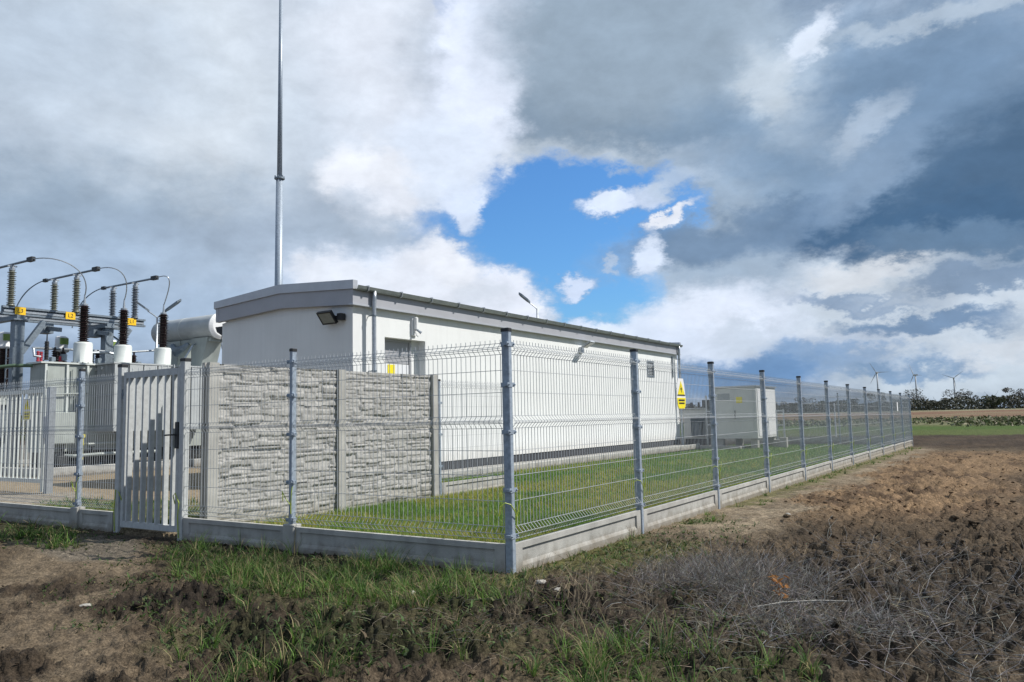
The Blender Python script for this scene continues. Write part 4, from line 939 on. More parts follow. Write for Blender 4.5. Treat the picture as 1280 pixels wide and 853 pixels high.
def eave_lamp():
    t = thing('corner_floodlight', (-11.4, 5.8, 3.3), 'black floodlight with hanging cable at the rear corner of the gable', 'floodlight')
    MB().prism([(-11.36, 5.78, 3.42), (-11.62, 5.78, 3.42), (-11.56, 5.78, 3.30), (-11.36, 5.78, 3.20)], (0, .28, 0)).build('housing', 'cap', t)
    MB().tube([(-11.37, 5.8, 3.3), (-11.44, 5.8, 3.1), (-11.40, 5.8, 2.92), (-11.32, 5.8, 2.82)], .007, 6).build('cable', 'cap', t)
eave_lamp()

# ------------------------------------------------------------------ mast
def mast():
    x, y = -15.35, 10.75; t = thing('lightning_mast', (x, y, 0), 'tall slender galvanised steel mast rising behind the white building', 'mast')
    MB().lathe((x, y, 0), [(.15, -.05), (.105, 8.86)], 16).build('lower_section', 'post', t, True)
    MB().lathe((x, y, 8.86), [(.078, 0), (.055, 6.4)], 14).build('upper_section', 'post', t, True)
    MB().lathe((x, y, 15.26), [(.045, 0), (.04, 2.2), (.012, 2.25), (.008, 4.2)], 10).build('tip', 'galv', t, True)
    c = MB(); c.lathe((x, y, 8.78), [(.13, 0), (.16, .02), (.16, .06), (.09, .09)], 16)
    for k in range(6): a = k * 1.047; c.lathe((x + .135 * math.cos(a), y + .135 * math.sin(a), 8.82), [(.018, 0), (.018, .08)], 6)
    c.build('collar', 'galv_dark', t)
mast()

# ------------------------------------------------------------------ transformer
def sheds(mb, o, L_, r0, r1, n, seg=14, axis=(0, 0, 1)):
    prof = [(r0, 0)]
    for k in range(n):
        z = L_ * k / n; h = L_ / n; a = r1 if k % 2 == 0 else r1 * .86
        prof += [(r0, z + h * .1), (a, z + h * .38), (a * .98, z + h * .46), (r0 * 1.02, z + h * .78)]
    prof.append((r0, L_)); return mb.lathe(o, prof, seg, axis)
def transformer():
    t = thing('power_transformer', (-21.2, 8.6, 0), 'large grey power transformer with three brown bushings behind the fence', 'transformer')
    MB().bbox(-20.72, -19.98, 6.2, 10.6, .55, 3.10, .03).bbox(-22.6, -19.98, 10.602, 12.2, .55, 3.10, .03).build('tank', 'tank', t)
    ld = MB(); ld.box(-20.80, -19.92, 6.12, 10.6, 3.102, 3.15); ld.box(-22.66, -19.92, 10.6, 12.26, 3.102, 3.15)
    ld.build('tank_lid', 'turret', t)
    bo = MB()
    for k in range(34): bo.lathe((-19.955, 6.2 + k * .16, 3.151), [(.018, 0), (.018, .03)], 6)
    bo.build('lid_bolts', 'soot', t)['kind'] = 'stuff'
    st = MB()
    for y in (6.24, 6.85, 7.45): st.box(-19.977, -19.93, y, y + .06, .6, 3.08)
    st.build('stiffener', 'turret', t)
    bs = MB(); bs.box(-20.7, -20.1, 6.3, 11.5, .25, .549)
    for y in (6.6, 8.6, 10.8): bs.box(-21.2, -19.9, y, y + .3, .12, .40)
    bs.build('skid_base', 'soot', t)
    cb = MB().bbox(-19.925, -19.62, 6.36, 6.98, .78, 1.68, .01).build('control_cabinet', 'tank', t)
    MB().box(-19.618, -19.61, 6.38, 6.96, .80, 1.66).build('cabinet_door', 'tank', cb)
    cd = MB()
    for q, (y, z1) in enumerate(((6.30, 2.9), (6.52, 2.2), (7.02, 2.95), (7.10, 2.6))): cd.tube([(-19.93, y, .5), (-19.93, y, z1)], .018, 6)
    cd.tube([(-19.9, 6.3, 2.2), (-19.9, 7.5, 2.25)], .022, 6); cd.tube([(-19.88, 6.6, .45), (-19.5, 6.9, .42), (-19.3, 7.6, .45), (-19.3, 9.4, .45)], .05, 8); cd.tube([(-19.88, 7.2, .75), (-19.4, 7.25, .75), (-19.35, 9.0, .78)], .035, 8)
    cd.build('conduit', 'tank', t)
    MB().box(-19.926, -19.92, 7.08, 7.30, 1.75, 1.95).build('nameplate', 'galv', t)
    MB().box(-19.55, -19.54, 7.14, 7.24, .94, 1.04).box(-19.56, -19.55, 7.17, 7.20, .3, .92).build('yellow_tag', 'yellow', t)
    for y in (6.5, 7.4, 8.6): MB().bbox(-19.9, -19.55, y, y + .3, .16, .44, .02).lathe((-19.72, y + .15, .44), [(.10, 0), (.10, .05), (.03, .06), (.03, .2), (.09, .21), (.09, .23)], 12).build('drain_valve', 'soot', t)
    # bushings
    for k, y in enumerate((7.50, 8.76, 10.14)):
        b = MB().lathe((-20.3, y, 3.15), [(.29, 0), (.29, .04), (.262, .05), (.262, .60), (.24, .655), (.12, .67)], 24).build('bushing_turret', 'turret', t, True)
        s = MB(); sheds(s, (-20.3, y, 3.82), 1.12, .10, .168, 20); s.build('insulator', 'brown_ins', b, True)
        MB().lathe((-20.3, y, 4.94), [(.10, 0), (.10, .05), (.04, .07), (.025, .25), (.02, .34)], 10).build('terminal', 'galv', b)
    # small bushings and pipework on the lid
    s = MB(); sheds(s, (-20.3, 6.44, 3.22), .55, .05, .075, 12); s.lathe((-20.3, 6.44, 3.77), [(.02, 0), (.015, .25)], 8); s.build('neutral_bushing', 'cap', t)
    for q, (x, y) in enumerate(((-20.25, 6.18), (-20.35, 6.32))):
        s = MB(); sheds(s, (x, y, 3.16), .30, .035, .05, 5); s.build('small_bushing', 'red', t)
    s = MB(); sheds(s, (-20.5, 6.95, 3.15), .22, .045, .07, 4); s.build('small_bushing', 'red', t)
    for q, (x, y) in enumerate(((-20.9, 6.98), (-20.9, 7.22), (-21.0, 8.15), (-21.0, 8.35), (-20.9, 9.3), (-20.9, 9.5))):
        s = MB(); sheds(s, (x, y, 3.15), .42, .06, .10, 7); s.lathe((x, y, 3.57), [(.03, 0), (.03, .1)], 8); s.build('medium_bushing', 'brown_ins', t)
    pp = MB()
    pp.tube([(-20.0, 6.14, 3.28), (-20.05, 5.98, 3.30), (-20.1, 5.98, 3.5), (-20.6, 6.2, 3.58), (-21.2, 7.6, 3.66), (-21.6, 9.6, 3.72), (-21.4, 11.2, 3.9)], .035, 8)
    pp.tube([(-20.7, 7.9, 3.2), (-20.7, 8.0, 3.55), (-20.8, 8.5, 3.6), (-20.8, 9.2, 3.5)], .04, 8)
    pp.tube([(-19.95, 10.55, 3.2), (-19.8, 10.55, 3.35), (-19.8, 10.9, 3.9), (-20.1, 11.2, 4.0)], .03, 8)
    pp.build('pipework', 'galv', t)
    for (x, y, z) in ((-20.5, 6.7, 3.2), (-20.45, 7.0, 3.3), (-20.7, 8.2, 3.25), (-20.5, 9.4, 3.2)): vb = MB().bbox(x - .07, x + .09, y - .06, y + .07, z - .06, z + .13, .01); vb.build('valve_gear', 'galv_dark', t)
    # radiators: plates stacked along the tank
    for (y0, n) in ((7.72, 22), (9.95, 16)):
        hd = MB(); hd.tube([(-19.97, y0, 2.98), (-19.97, y0 + n * .085, 2.98)], .05, 8); hd.tube([(-19.6, y0 - .01, 3.0), (-19.6, y0 + n * .085, 3.0)], .05, 8); hd.tube([(-19.6, y0 - .01, 1.2), (-19.6, y0 + n * .085, 1.2)], .05, 8)
        r = hd.build('radiator', 'rad', t)
        bank = n * .085 / 4
        fm = MB().bbox(-.011, .011, 0, bank - .035, 0, 2.0, .004).mesh('fin', 'rad')
        for q in range(4):
            for k in range(14): inst('fin', fm, r, (-19.90 + k * .072 - wloc(r).x, y0 + .01 + q * bank - wloc(r).y, 1.10))
        MB().box(-19.93, -18.94, y0 - .02, y0 + n * .085 + .02, 3.105, 3.15).build('radiator_cover', 'rad', r)
    # conservator across the far end
    cn = MB().lathe((-22.5, 11.5, 4.57), [(.30, -.06), (.41, 0), (.43, .05), (.43, 3.25), (.42, 3.32)], 28, (1, 0, 0)).build('conservator', 'rad', t, True)
    MB().lathe((-19.18, 11.5, 4.57), [(.45, 0), (.45, .05), (.38, .09), (.34, .11)], 28, (1, 0, 0)).build('sunlit_end_cover', 'white', cn)  # whiter than the grey body, the sunlit end painted in
    for x in (-21.9, -20.9): MB().lathe((x, 11.5, 4.57), [(.433, 0), (.436, .01), (.433, .02)], 28, (1, 0, 0)).build('weld_seam', 'turret', cn)
    sd_ = MB()
    sd_.prism([(-21.75, 11.2, 4.16), (-20.95, 11.2, 4.16), (-21.10, 11.2, 3.15), (-21.60, 11.2, 3.15)], (0, .6, 0)); sd_.prism([(-20.30, 11.2, 4.2), (-19.40, 11.2, 4.2), (-19.75, 11.2, 3.15), (-20.30, 11.2, 3.15)], (0, .6, 0)); sd_.box(-21.9, -19.3, 11.25, 11.75, 4.05, 4.18)
    sd_.build('conservator_support', 'tank', t)
    MB().tube([(-21.2, 11.1, 4.0), (-21.0, 11.0, 3.85), (-20.75, 10.95, 3.75), (-20.5, 11.0, 3.85), (-20.3, 11.1, 4.02)], [.1, .14, .17, .12, .06], 10).build('relay', 'galv_dark', t)
    # ladder and rail at the near end
    la = MB()
    for x in (-21.0, -21.4): la.tube([(x, 5.85, .4), (x, 5.85, 3.6)], .02, 6)
    for k in range(10): la.tube([(-21.0, 5.85, .6 + k * .3), (-21.4, 5.85, .6 + k * .3)], .014, 6)
    la.build('ladder', 'galv_dark', t)
    MB().tube([(-20.45, 6.15, 3.05), (-20.7, 5.75, 3.05), (-21.0, 5.45, 3.0)], .05, 8).build('oil_pipe', 'oilpipe', t)
transformer()
bund = MB()
for a in ((-24.2, -17.4, 4.9, 5.1), (-24.2, -17.4, 12.6, 12.8), (-17.6, -17.4, 5.1, 12.6), (-24.2, -24.0, 5.1, 12.6)): bund.bbox(*a[:2], *a[2:], -.1, .22, .01)
single(bund, 'oil_pit_wall', 'conc', (-20.8, 8.8, 0), 'low concrete kerb wall round the power transformer', 'wall')

# ------------------------------------------------------------------ disconnector portal
def portal():
    X, Z = -21.55, 4.62; Y0, Y1 = 5.75, 10.25
    t = thing('steel_portal', (X, 8, 0), 'steel beam frame on two braced columns carrying the line disconnectors', 'steel frame')
    XB = X - 1.35
    for y in (6.2, 8.95):
        c = MB(); c.bbox(X - .14, X + .14, y - .14, y + .14, -.1, Z - .12, .01); c.build('column', 'galv_dark', t)
        MB().bar((X, y + .12, Z - .75 - .35), (X, y + .75, Z - .12), .16, .16, (1, 0, 0)).build('brace', 'galv_dark', t)
        MB().box(XB - .1, X + .2, y - .12, y + .12, Z - .12, Z - .002).build('cross_arm', 'galv_dark', t)
        MB().box(X - .25, X + .25, y - .22, y + .22, Z - .16, Z - .122).build('head_plate', 'galv_dark', t)
    for xx in (X, XB):
        b = MB(); b.box(xx - .06, xx + .06, Y0, Y1, Z + .20, Z + .26); b.box(xx - .06, xx - .045, Y0, Y1, Z, Z + .20); b.box(xx - .06, xx + .06, Y0, Y1, Z, Z + .06); b.build('beam', 'galv_dark', t)
        MB().box(xx - .044, xx + .02, Y0 + .05, Y1 - .05, Z + .085, Z + .15).build('linkage_tube', 'galv', t)
    for k, (y, s) in enumerate(((6.23, 'L3'), (7.71, 'L2'), (9.75, 'L1'))):
        p = MB().box(X + .062, X + .07, y - .15, y + .15, Z + .02, Z + .25).build('phase_plate', 'yellow_warm', t)
        cu = bpy.data.curves.new('txt', 'FONT'); cu.body = s; cu.size = .17; cu.align_x = 'CENTER'; cu.align_y = 'CENTER'
        to = bpy.data.objects.new('txt', cu); me = bpy.data.meshes.new_from_object(to); bpy.data.objects.remove(to)
        me.materials.clear(); me.materials.append(M['black']); me.name = 'lettering'
        lo = bpy.data.objects.new('lettering', me); col.objects.link(lo); lo.parent = p; lo.location = (X + .0745 - wloc(p).x, y - wloc(p).y, Z + .135); lo.rotation_euler = (R(90), 0, R(90))
    for y in (7.15, 8.7):
        d = MB(); d.bar((X - .1, y, Z - .30), (X + .75, y - .1, Z - .42), .12, .13); d.bbox(X - .5, X - .1, y - .15, y + .15, Z - .45, Z - .14, .01); d.build('drive_box', 'galv_dark', t)
    return X, XB, Z
PX, PXB, PZ = portal()
names = ['left', 'middle', 'right']
tips = []
for k, (y, nm, insm) in enumerate(((5.98, 'over the left column of the steel frame', 'grey_ins'), (7.90, 'between the other two disconnectors', 'grey_ins'), (9.88, 'nearest the white building', 'grey_ins2'))):
    t = thing('disconnector', (PX, y, PZ + .26), 'ribbed grey insulators carrying a steel tube, ' + nm, 'disconnector', 'line disconnectors on the steel frame')
    for xx in (PX, PXB):
        s = MB(); s.lathe((xx, y, PZ + .262), [(.11, 0), (.11, .05), (.07, .07)], 12); sheds(s, (xx, y, PZ + .33), .98, .065, .125, 17); i_ = s.build('insulator', insm, t, True)
        MB().lathe((xx, y, PZ + 1.31), [(.07, 0), (.085, .03), (.085, .09), (.05, .12), (.05, .20)], 12).bar((xx, y - .13, PZ + 1.47), (xx, y + .13, PZ + 1.47), .05, .04).build('top_fitting', 'galv', i_)
    MB().tube([(PXB - .55, y, PZ + 1.52), (PX + 1.05, y, PZ + 1.52)], .035, 10).build('contact_tube', 'galv_dark', t)
    MB().bbox(PX + .95, PX + 1.25, y - .06, y + .06, PZ + 1.47, PZ + 1.60, .01).build('terminal_clamp', 'soot', t)
    c = MB(); c.bbox(PXB - .7, PXB - .5, y - .05, y + .05, PZ + 1.47, PZ + 1.58, .01); c.build('terminal_clamp', 'soot', t)
def bez(p, a, b, q, n=18):
    p, a, b, q = map(Vector, (p, a, b, q)); return [p * (1 - u) ** 3 + a * 3 * u * (1 - u) ** 2 + b * 3 * u * u * (1 - u) + q * u ** 3 for u in [i / n for i in range(n + 1)]]
for k, (y0, y1, wd) in enumerate(((5.98, 7.50, 'left'), (7.90, 8.76, 'middle'), (9.88, 10.14, 'right'))):
    z = PZ + 1.53
    pts = bez((PX + 1.25, y0, z), (PX + 2.0, y0 + (y1 - y0) * .3, z + .12), (-19.9, y1, z - .2), (-20.3, y1, 5.25))
    single(MB().tube(pts, .017, 6), 'jumper_cable', 'galv', pts[0], 'grey cable looping from the %s disconnector tube down to its bushing' % wd, 'cable', 'jumper cables at the transformer')
for k, y in enumerate((7.90, 9.88)):
    z = PZ + 1.53
    pts = bez((PXB - .7, y, z), (PXB - 1.5, y - .1, z - .1), (PXB - 1.7, y - .4, z - .6), (PXB - 1.75, y - .45, PZ + .15))
    single(MB().tube(pts, .02, 6), 'jumper_cable', 'galv_dark', pts[0], 'dark cable drooping from the rear end of the %s disconnector tube' % ('middle', 'right')[k], 'cable', 'jumper cables at the transformer')
# instrument transformers behind
for k, (x, y, wh) in enumerate(((-23.5, 6.74, 'at the left edge of the view'), (-23.5, 8.49, 'seen above the transformer tank'), (-23.5, 10.2, 'mostly hidden by a bushing turret'))):
    t = thing('instrument_transformer', (x, y, 0), 'brown ribbed instrument transformer with white head, ' + wh, 'transformer', 'instrument transformers behind the tank')
    MB().bbox(x - .12, x + .12, y - .12, y + .12, -.1, 2.0, .01).build('pedestal', 'galv_dark', t)
    MB().bbox(x - .25, x + .25, y - .25, y + .25, 2.0, 2.42, .02).build('base_box', 'tank', t)
    s = MB(); sheds(s, (x, y, 2.42), 1.35, .13, .2, 20); s.build('insulator', 'brown_ins', t, True)
    MB().lathe((x, y, 3.77), [(.2, 0), (.24, .03), (.24, .10), (.19, .14), (.2, .22), (.19, .50), (.14, .54)], 20).build('head', 'white', t, True)
    MB().box(x + .12, x + .205, y - .13, y + .13, 4.03, 4.24).build('oil_gauge', 'greenface', t)

# ------------------------------------------------------------------ street lamps
def lamp(loc, H, arms, label, k=1.0):
    x, y = loc; t = thing('street_lamp', (x, y, 0), label, 'street lamp', 'lamps in the substation yard')
    MB().lathe((x, y, 0), [(.07, -.05), (.03, H)], 10).build('pole', 'galv', t, True)
    for az in arms:
        c, s = math.cos(R(az)), math.sin(R(az))
        a = MB().tube([(x, y, H - .03), (x + c * .1, y + s * .1, H + .06), (x + c * .30, y + s * .30, H + .20)], .02, 8).build('arm', 'galv', t)
        def P(u, v, w): return (x + c * (.30 + u * k) - s * v * k, y + s * (.30 + u * k) + c * v * k, H + .20 + u * .75 * k + w)
        pts = [P(-.05, -.05, 0), P(.08, -.11, 0), P(.38, -.11, .0), P(.48, -.04, 0), P(.48, .04, 0), P(.38, .11, 0), P(.08, .11, 0), P(-.05, .05, 0)]
        MB().prism(pts, (0, 0, .07)).build('lamp_head', 'galv_dark', t)
lamp((-21.3, 10.55), 4.98, (232, 40), 'double headed yard lamp between the right bushing and the mast')
lamp((-10.28, 17.7), 5.0, (232,), 'single lamp whose head shows just above the roof edge', .75)
lamp((-21.9, 10.0), 3.87, (232,), 'small low yard lamp between the middle and right bushings')

# ------------------------------------------------------------------ kiosk and small equipment
def kiosk():
    t = thing('equipment_kiosk', (-5.36, 24.9, 0), 'beige grey metal kiosk with flat lid beyond the building end', 'kiosk')
    x0, x1, y0, y1, z0, z1 = -6.22, -4.55, 23.5, 26.2, .32, 2.20
    MB().bbox(x0, x1, y0, y1, z0, z1, .015).build('cabinet', 'kiosk', t)
    MB().box(x0 - .05, x1 + .05, y0 - .05, y1 + .05, z1 + .002, z1 + .05).build('lid', 'galv', t)
    d = MB()
    d.box(x0 + .12, x0 + .82, y0 - .015, y0 - .001, z0 + .08, z1 - .08); d.box(x0 + .85, x1 - .12, y0 - .015, y0 - .001, z0 + .08, z1 - .08); d.build('door', 'kiosk', t)
    s = MB(); s.box(x1 + .001, x1 + .014, y0 + .15, y0 + 1.2, z0 + .08, z1 - .08); s.box(x1 + .001, x1 + .014, y0 + 1.3, y1 - .15, z0 + .08, z1 - .08); s.build('sunlit_side_door', 'white', t)  # white against the grey front: sunlight on this side put into the colour
    MB().box(-5.28, -5.05, y0 - .022, y0 - .017, 1.62, 1.84).build('warning_plate', 'yellow', t)
    h = MB()
    for z in (.7, 1.3, 1.9): h.box(x0 - .03, x0 - .001, y0 + .02, y0 + .12, z, z + .14)
    h.build('hinge', 'soot', t)
    MB().box(x0 + .86, x0 + .89, y0 - .03, y0 - .016, 1.05, 1.35).build('handle', 'soot', t)
    vn = MB()
    for q in range(7): vn.box(x0 + .25, x0 + .7, y0 - .028, y0 - .016, 1.75 + q * .035, 1.765 + q * .035)
    vn.build('vent', 'galv_dark', t)
    f = MB()
    for (a, b) in ((x0 + .1, y0 + .1), (x1 - .3, y0 + .1), (x0 + .1, y1 - .3), (x1 - .3, y1 - .3), (x1 + .5, y0 + 1.0)): f.bbox(a, a + .25, b, b + .25, -.2, .319, .01)
    f.build('foundation_block', 'pave', t)
    MB().box(x0 - .6, x1 - .5, y0 - .5, y0 - .02, -.2, .06).build('apron', 'pave', t)
kiosk()
def small_eq():
    t = thing('auxiliary_transformer', (-7.1, 24.6, 0), 'small grey oil transformer with cooling fins between building and kiosk', 'transformer')
    MB().bbox(-7.62, -6.66, 24.2, 25.2, .3, 1.45, .02).build('tank', 'kiosk', t)
    fm = MB().bbox(-.012, .012, -.08, .08, 0, .7, .004).mesh('fin', 'galv_dark')
    for k in range(9): inst('fin', fm, t, (-7.25 + k * .06 + 7.1, 24.12 - 24.6, .4))
    for x in (-7.4, -7.1, -6.8): s = MB(); sheds(s, (x, 24.6, 1.45), .26, .04, .08, 5, 10); s.build('bushing', 'brown_ins', t)
    MB().box(-7.7, -6.6, 24.1, 25.3, 1.452, 1.48).build('lid', 'galv', t)
    MB().box(-7.6, -6.7, 24.3, 25.1, .05, .3).build('base', 'soot', t)
    r = thing('cable_rack', (-6.45, 24.3, 0), 'galvanised upright frame with dark cable boxes left of the kiosk', 'rack')
    g = MB()
    for x in (-6.62, -6.42): g.bbox(x - .03, x + .03, 24.05, 24.11, -.1, 1.95, .004)
    g.box(-6.59, -6.45, 24.06, 24.10, 1.3, 1.36); g.box(-6.59, -6.45, 24.06, 24.10, .8, .86); g.build('frame', 'galv', r)
    MB().bbox(-6.8, -6.35, 24.115, 24.3, 1.45, 1.78, .01).build('cable_box', 'soot', r); MB().bbox(-6.36, -6.28, 24.0, 24.2, .2, 1.1, .01).build('cable_duct', 'soot', r)
    r = thing('meter_frame', (-4.15, 25.2, 0), 'light steel frame of two posts just right of the kiosk', 'frame')
    g = MB()
    for x in (-4.28, -4.02): g.bbox(x - .025, x + .025, 25.15, 25.2, -.05, 1.35, .004)
    g.box(-4.255, -4.045, 25.16, 25.19, 1.28, 1.33); g.box(-4.255, -4.045, 25.16, 25.19, .75, .79); g.build('frame', 'galv', r)
    MB().bbox(-4.4, -3.95, 25.0, 25.35, -.2, .22, .01).build('footing', 'pave', r)
small_eq()
single(MB().lathe((-5.0, 40.3, -.25), [(.04, 0), (.035, 1.9), (.01, 1.95)], 8), 'marker_post', 'white', (-5.0, 40.3, -.25), 'thin white marker post standing in the field behind the fence', 'post')

# ------------------------------------------------------------------ wind turbines
def turbine(loc, H, Rr, yaw, ph, label):
    x, y = loc; t = thing('wind_turbine', (x, y, 0), label, 'wind turbine', 'wind turbines on the horizon')
    MB().lathe((x, y, -2), [(2.3, 0), (1.5, H)], 12).build('tower', 'turbine', t, True)
    c, s = math.cos(R(yaw)), math.sin(R(yaw))          # rotor axis
    MB().bar((x - c * 6, y - s * 6, H), (x + c * 4, y + s * 4, H), 3.6, 3.8).build('nacelle', 'turbine', t)
    h = MB().lathe((x + c * 4, y + s * 4, H), [(1.9, 0), (1.7, 1.5), (.3, 3)], 10, (c, s, 0)).build('hub', 'turbine', t)
    for k in range(3):
        a = R(ph + 120 * k); dx, dz = math.cos(a), math.sin(a)
        def P(r, w, th): return (x + c * (5 + th) - s * (dx * r - dz * w), y + s * (5 + th) + c * (dx * r - dz * w), H + dz * r + dx * w)
        mb = MB(); prof = [(1.5, .9, .8), (9, 1.7, .6), (Rr * .5, 1.1, .4), (Rr, .3, .15)]; vs = []
        for r_, w_, t_ in prof: vs += [P(r_, -w_ * .3, -t_), P(r_, w_ * .7, -t_ * .3), P(r_, w_ * .5, t_), P(r_, -w_ * .4, t_ * .8)]
        fs = []
        for q in range(3):
            for e in range(4): fs.append((4 * q + e, 4 * q + (e + 1) % 4, 4 * q + 4 + (e + 1) % 4, 4 * q + 4 + e))
        fs += [(0, 1, 2, 3), (12, 13, 14, 15)]; mb.add(vs, fs).build('blade', 'turbine', t)
def vd(vx, vy, D): return (CAM.x + vx * D, CAM.y + vy * D)
turbine(vd(-.1492, 1.0935, 1900), 93.6, 30, 262, 0, 'wind turbine at the left, its tower rising beside the end of the fence')
turbine(vd(-.1081, 1.1204, 2000), 90.3, 30, 225, 115, 'middle wind turbine with one blade pointing up left')
turbine(vd(-.0671, 1.1475, 2100), 84.0, 30, 275, 38, 'right wind turbine with a blade pointing up right')

# ------------------------------------------------------------------ far trees
def crown_mesh(seed, mt, n, w, h, size, sparse=False):
    r = np.random.default_rng(seed); k = 9; cx = r.uniform(-.5, .5, k) * w; cy = r.uniform(-.5, .5, k) * w; cz = r.uniform(.25, .85, k) * h; rs = r.uniform(.16, .32, k) * w
    i = r.integers(0, k, n); dv = r.normal(0, 1, (n, 3)); dv /= np.linalg.norm(dv, axis=1)[:, None]; rad = r.uniform(.3, 1.0, n) ** .5
    C = np.stack([cx[i], cy[i], cz[i]], 1) + dv * (rs[i] * rad)[:, None] * np.array([1, 1, .85]); C[:, 2] = np.maximum(C[:, 2], .1 * h)
    a = r.normal(0, 1, (n, 3)); a /= np.linalg.norm(a, axis=1)[:, None]; b = np.cross(a, r.normal(0, 1, (n, 3))); b /= np.linalg.norm(b, axis=1)[:, None]
    s = size * r.uniform(.5, 1.3, (n, 1)); V = np.stack([C - a * s, C + a * s * .8, C + b * s], 1).reshape(-1, 3)
    return np_mesh('crown', V, np.arange(3 * n).reshape(-1, 3), mt)
def trees():
    CR_ = [crown_mesh(1, 'leafdark', 1300, 6.5, 6.5, .42), crown_mesh(2, 'leafbare', 900, 6.5, 8.5, .26), crown_mesh(3, 'leafgreen', 1200, 5, 5.2, .4), crown_mesh(4, 'leafdark', 1200, 8, 5.5, .45), crown_mesh(5, 'leafbare', 900, 5.5, 7.5, .26)]
    tm = []
    for q in range(3):
        r = random.Random(q + 4); mb = MB(); H = 5.5; mb.tube([(0, 0, -.3), (.1, 0, H * .4), (0, .15, H)], [.22, .15, .05], 7)
        for k in range(9):
            z = H * (.25 + .07 * k); a = r.uniform(0, 6.28); l = r.uniform(1.2, 2.6); mb.tube([(0, 0, z), (math.cos(a) * l * .5, math.sin(a) * l * .5, z + l * .45), (math.cos(a) * l, math.sin(a) * l, z + l * 1.1)], [.07, .045, .015], 5)
        tm.append(mb.mesh('trunk', 'bark'))
    desc = ['dark dense far tree', 'tall bare far tree', 'green bushy far tree', 'broad dark far tree', 'slender bare far tree']
    r = random.Random(31); n = 40
    where = ['in the far treeline just right of the fence end', 'in the far treeline below the wind turbines', 'in the far treeline near the right edge', 'in the far treeline seen through the side fence', 'beyond the fence and the field']
    for i in range(n):
        vx = -.62 + i * (.62 + .16) / (n - 1) + r.uniform(-.005, .005); k = r.choice([0, 1, 2, 3, 3, 0, 4]); D = r.uniform(375, 430)
        u = vx; vy = 1.0  # direction spread across the horizon
        x, y = CAM.x + u * D, CAM.y + vy * D; z = float(base_z(np.array([x]), np.array([y]))[0])
        ordn = ['first', 'second', 'third', 'fourth', 'fifth', 'sixth', 'seventh', 'eighth', 'ninth', 'tenth', 'eleventh', 'twelfth', 'thirteenth', 'fourteenth', 'fifteenth', 'sixteenth', 'seventeenth', 'eighteenth', 'nineteenth', 'twentieth', 'twenty-first', 'twenty-second', 'twenty-third', 'twenty-fourth', 'twenty-fifth', 'twenty-sixth', 'twenty-seventh', 'twenty-eighth']
        n_left = sum(1 for q in range(n) if -.62 + q * .78 / (n - 1) < -.118)
        w = ('%s to the right of the fence end' % ordn[i - n_left]) if i >= n_left else ('%s left of the fence end, behind its mesh' % ordn[n_left - 1 - i])
        t = thing('tree', (x, y, z), desc[k] + ', ' + w, 'tree', 'trees of the far treeline')
        s = r.uniform(.75, 1.2) * (1.15 if k in (1, 4) else .95); t.scale = (s * 1.15, s * 1.15, s); t.rotation_euler = (0, 0, r.uniform(0, 6))
        for nm, me in (('crown', CR_[k]), ('trunk', tm[i % 3])): inst(nm, me, t, (0, 0, 0))
    # continuous scrub at the foot
    n = 38000; u = rng.uniform(-.75, .4, n); D = 392 + rng.uniform(-14, 20, n); x = CAM.x + u * D; y = CAM.y + D
    hmax = 2.2 + 4.6 * fbm(u * 40, u * 0, 1.0, 4, 91); z = rng.uniform(0, 1, n) ** 1.2 * hmax + base_z(x, y)
    a = rng.normal(0, 1, (n, 3)); a /= np.linalg.norm(a, axis=1)[:, None]; b = np.cross(a, rng.normal(0, 1, (n, 3))); b /= np.linalg.norm(b, axis=1)[:, None]; s = rng.uniform(.3, .8, (n, 1)); C = np.stack([x, y, z], 1)
    o = bpy.data.objects.new('hedge_scrub', np_mesh('hedge_scrub', np.stack([C - a * s, C + a * s, C + b * s], 1).reshape(-1, 3), np.arange(3 * n).reshape(-1, 3), 'leafdark')); col.objects.link(o)
    tag(o, 'dark continuous scrub along the foot of the far treeline', None, None, 'stuff')
trees()
def left_hedge():
    n = 16000; t = rng.uniform(0, 1, n); x = -120 + 45 * t + rng.uniform(-4, 4, n); y = 10 + 110 * t + rng.uniform(-4, 4, n); h = 1.5 + 3.5 * fbm(t * 30, t * 0, 1.0, 4, 93)
    z = rng.uniform(0, 1, n) * h + base_z(x, y); a = rng.normal(0, 1, (n, 3)); a /= np.linalg.norm(a, axis=1)[:, None]; b = np.cross(a, rng.normal(0, 1, (n, 3))); b /= np.linalg.norm(b, axis=1)[:, None]; s = rng.uniform(.15, .5, (n, 1)); C = np.stack([x, y, z], 1)
    o = bpy.data.objects.new('green_hedge', np_mesh('green_hedge', np.stack([C - a * s, C + a * s, C + b * s], 1).reshape(-1, 3), np.arange(3 * n).reshape(-1, 3), 'leafgreen')); col.objects.link(o)
    tag(o, 'green hedge growing in the field far behind the substation equipment', None, None, 'stuff')
left_hedge()
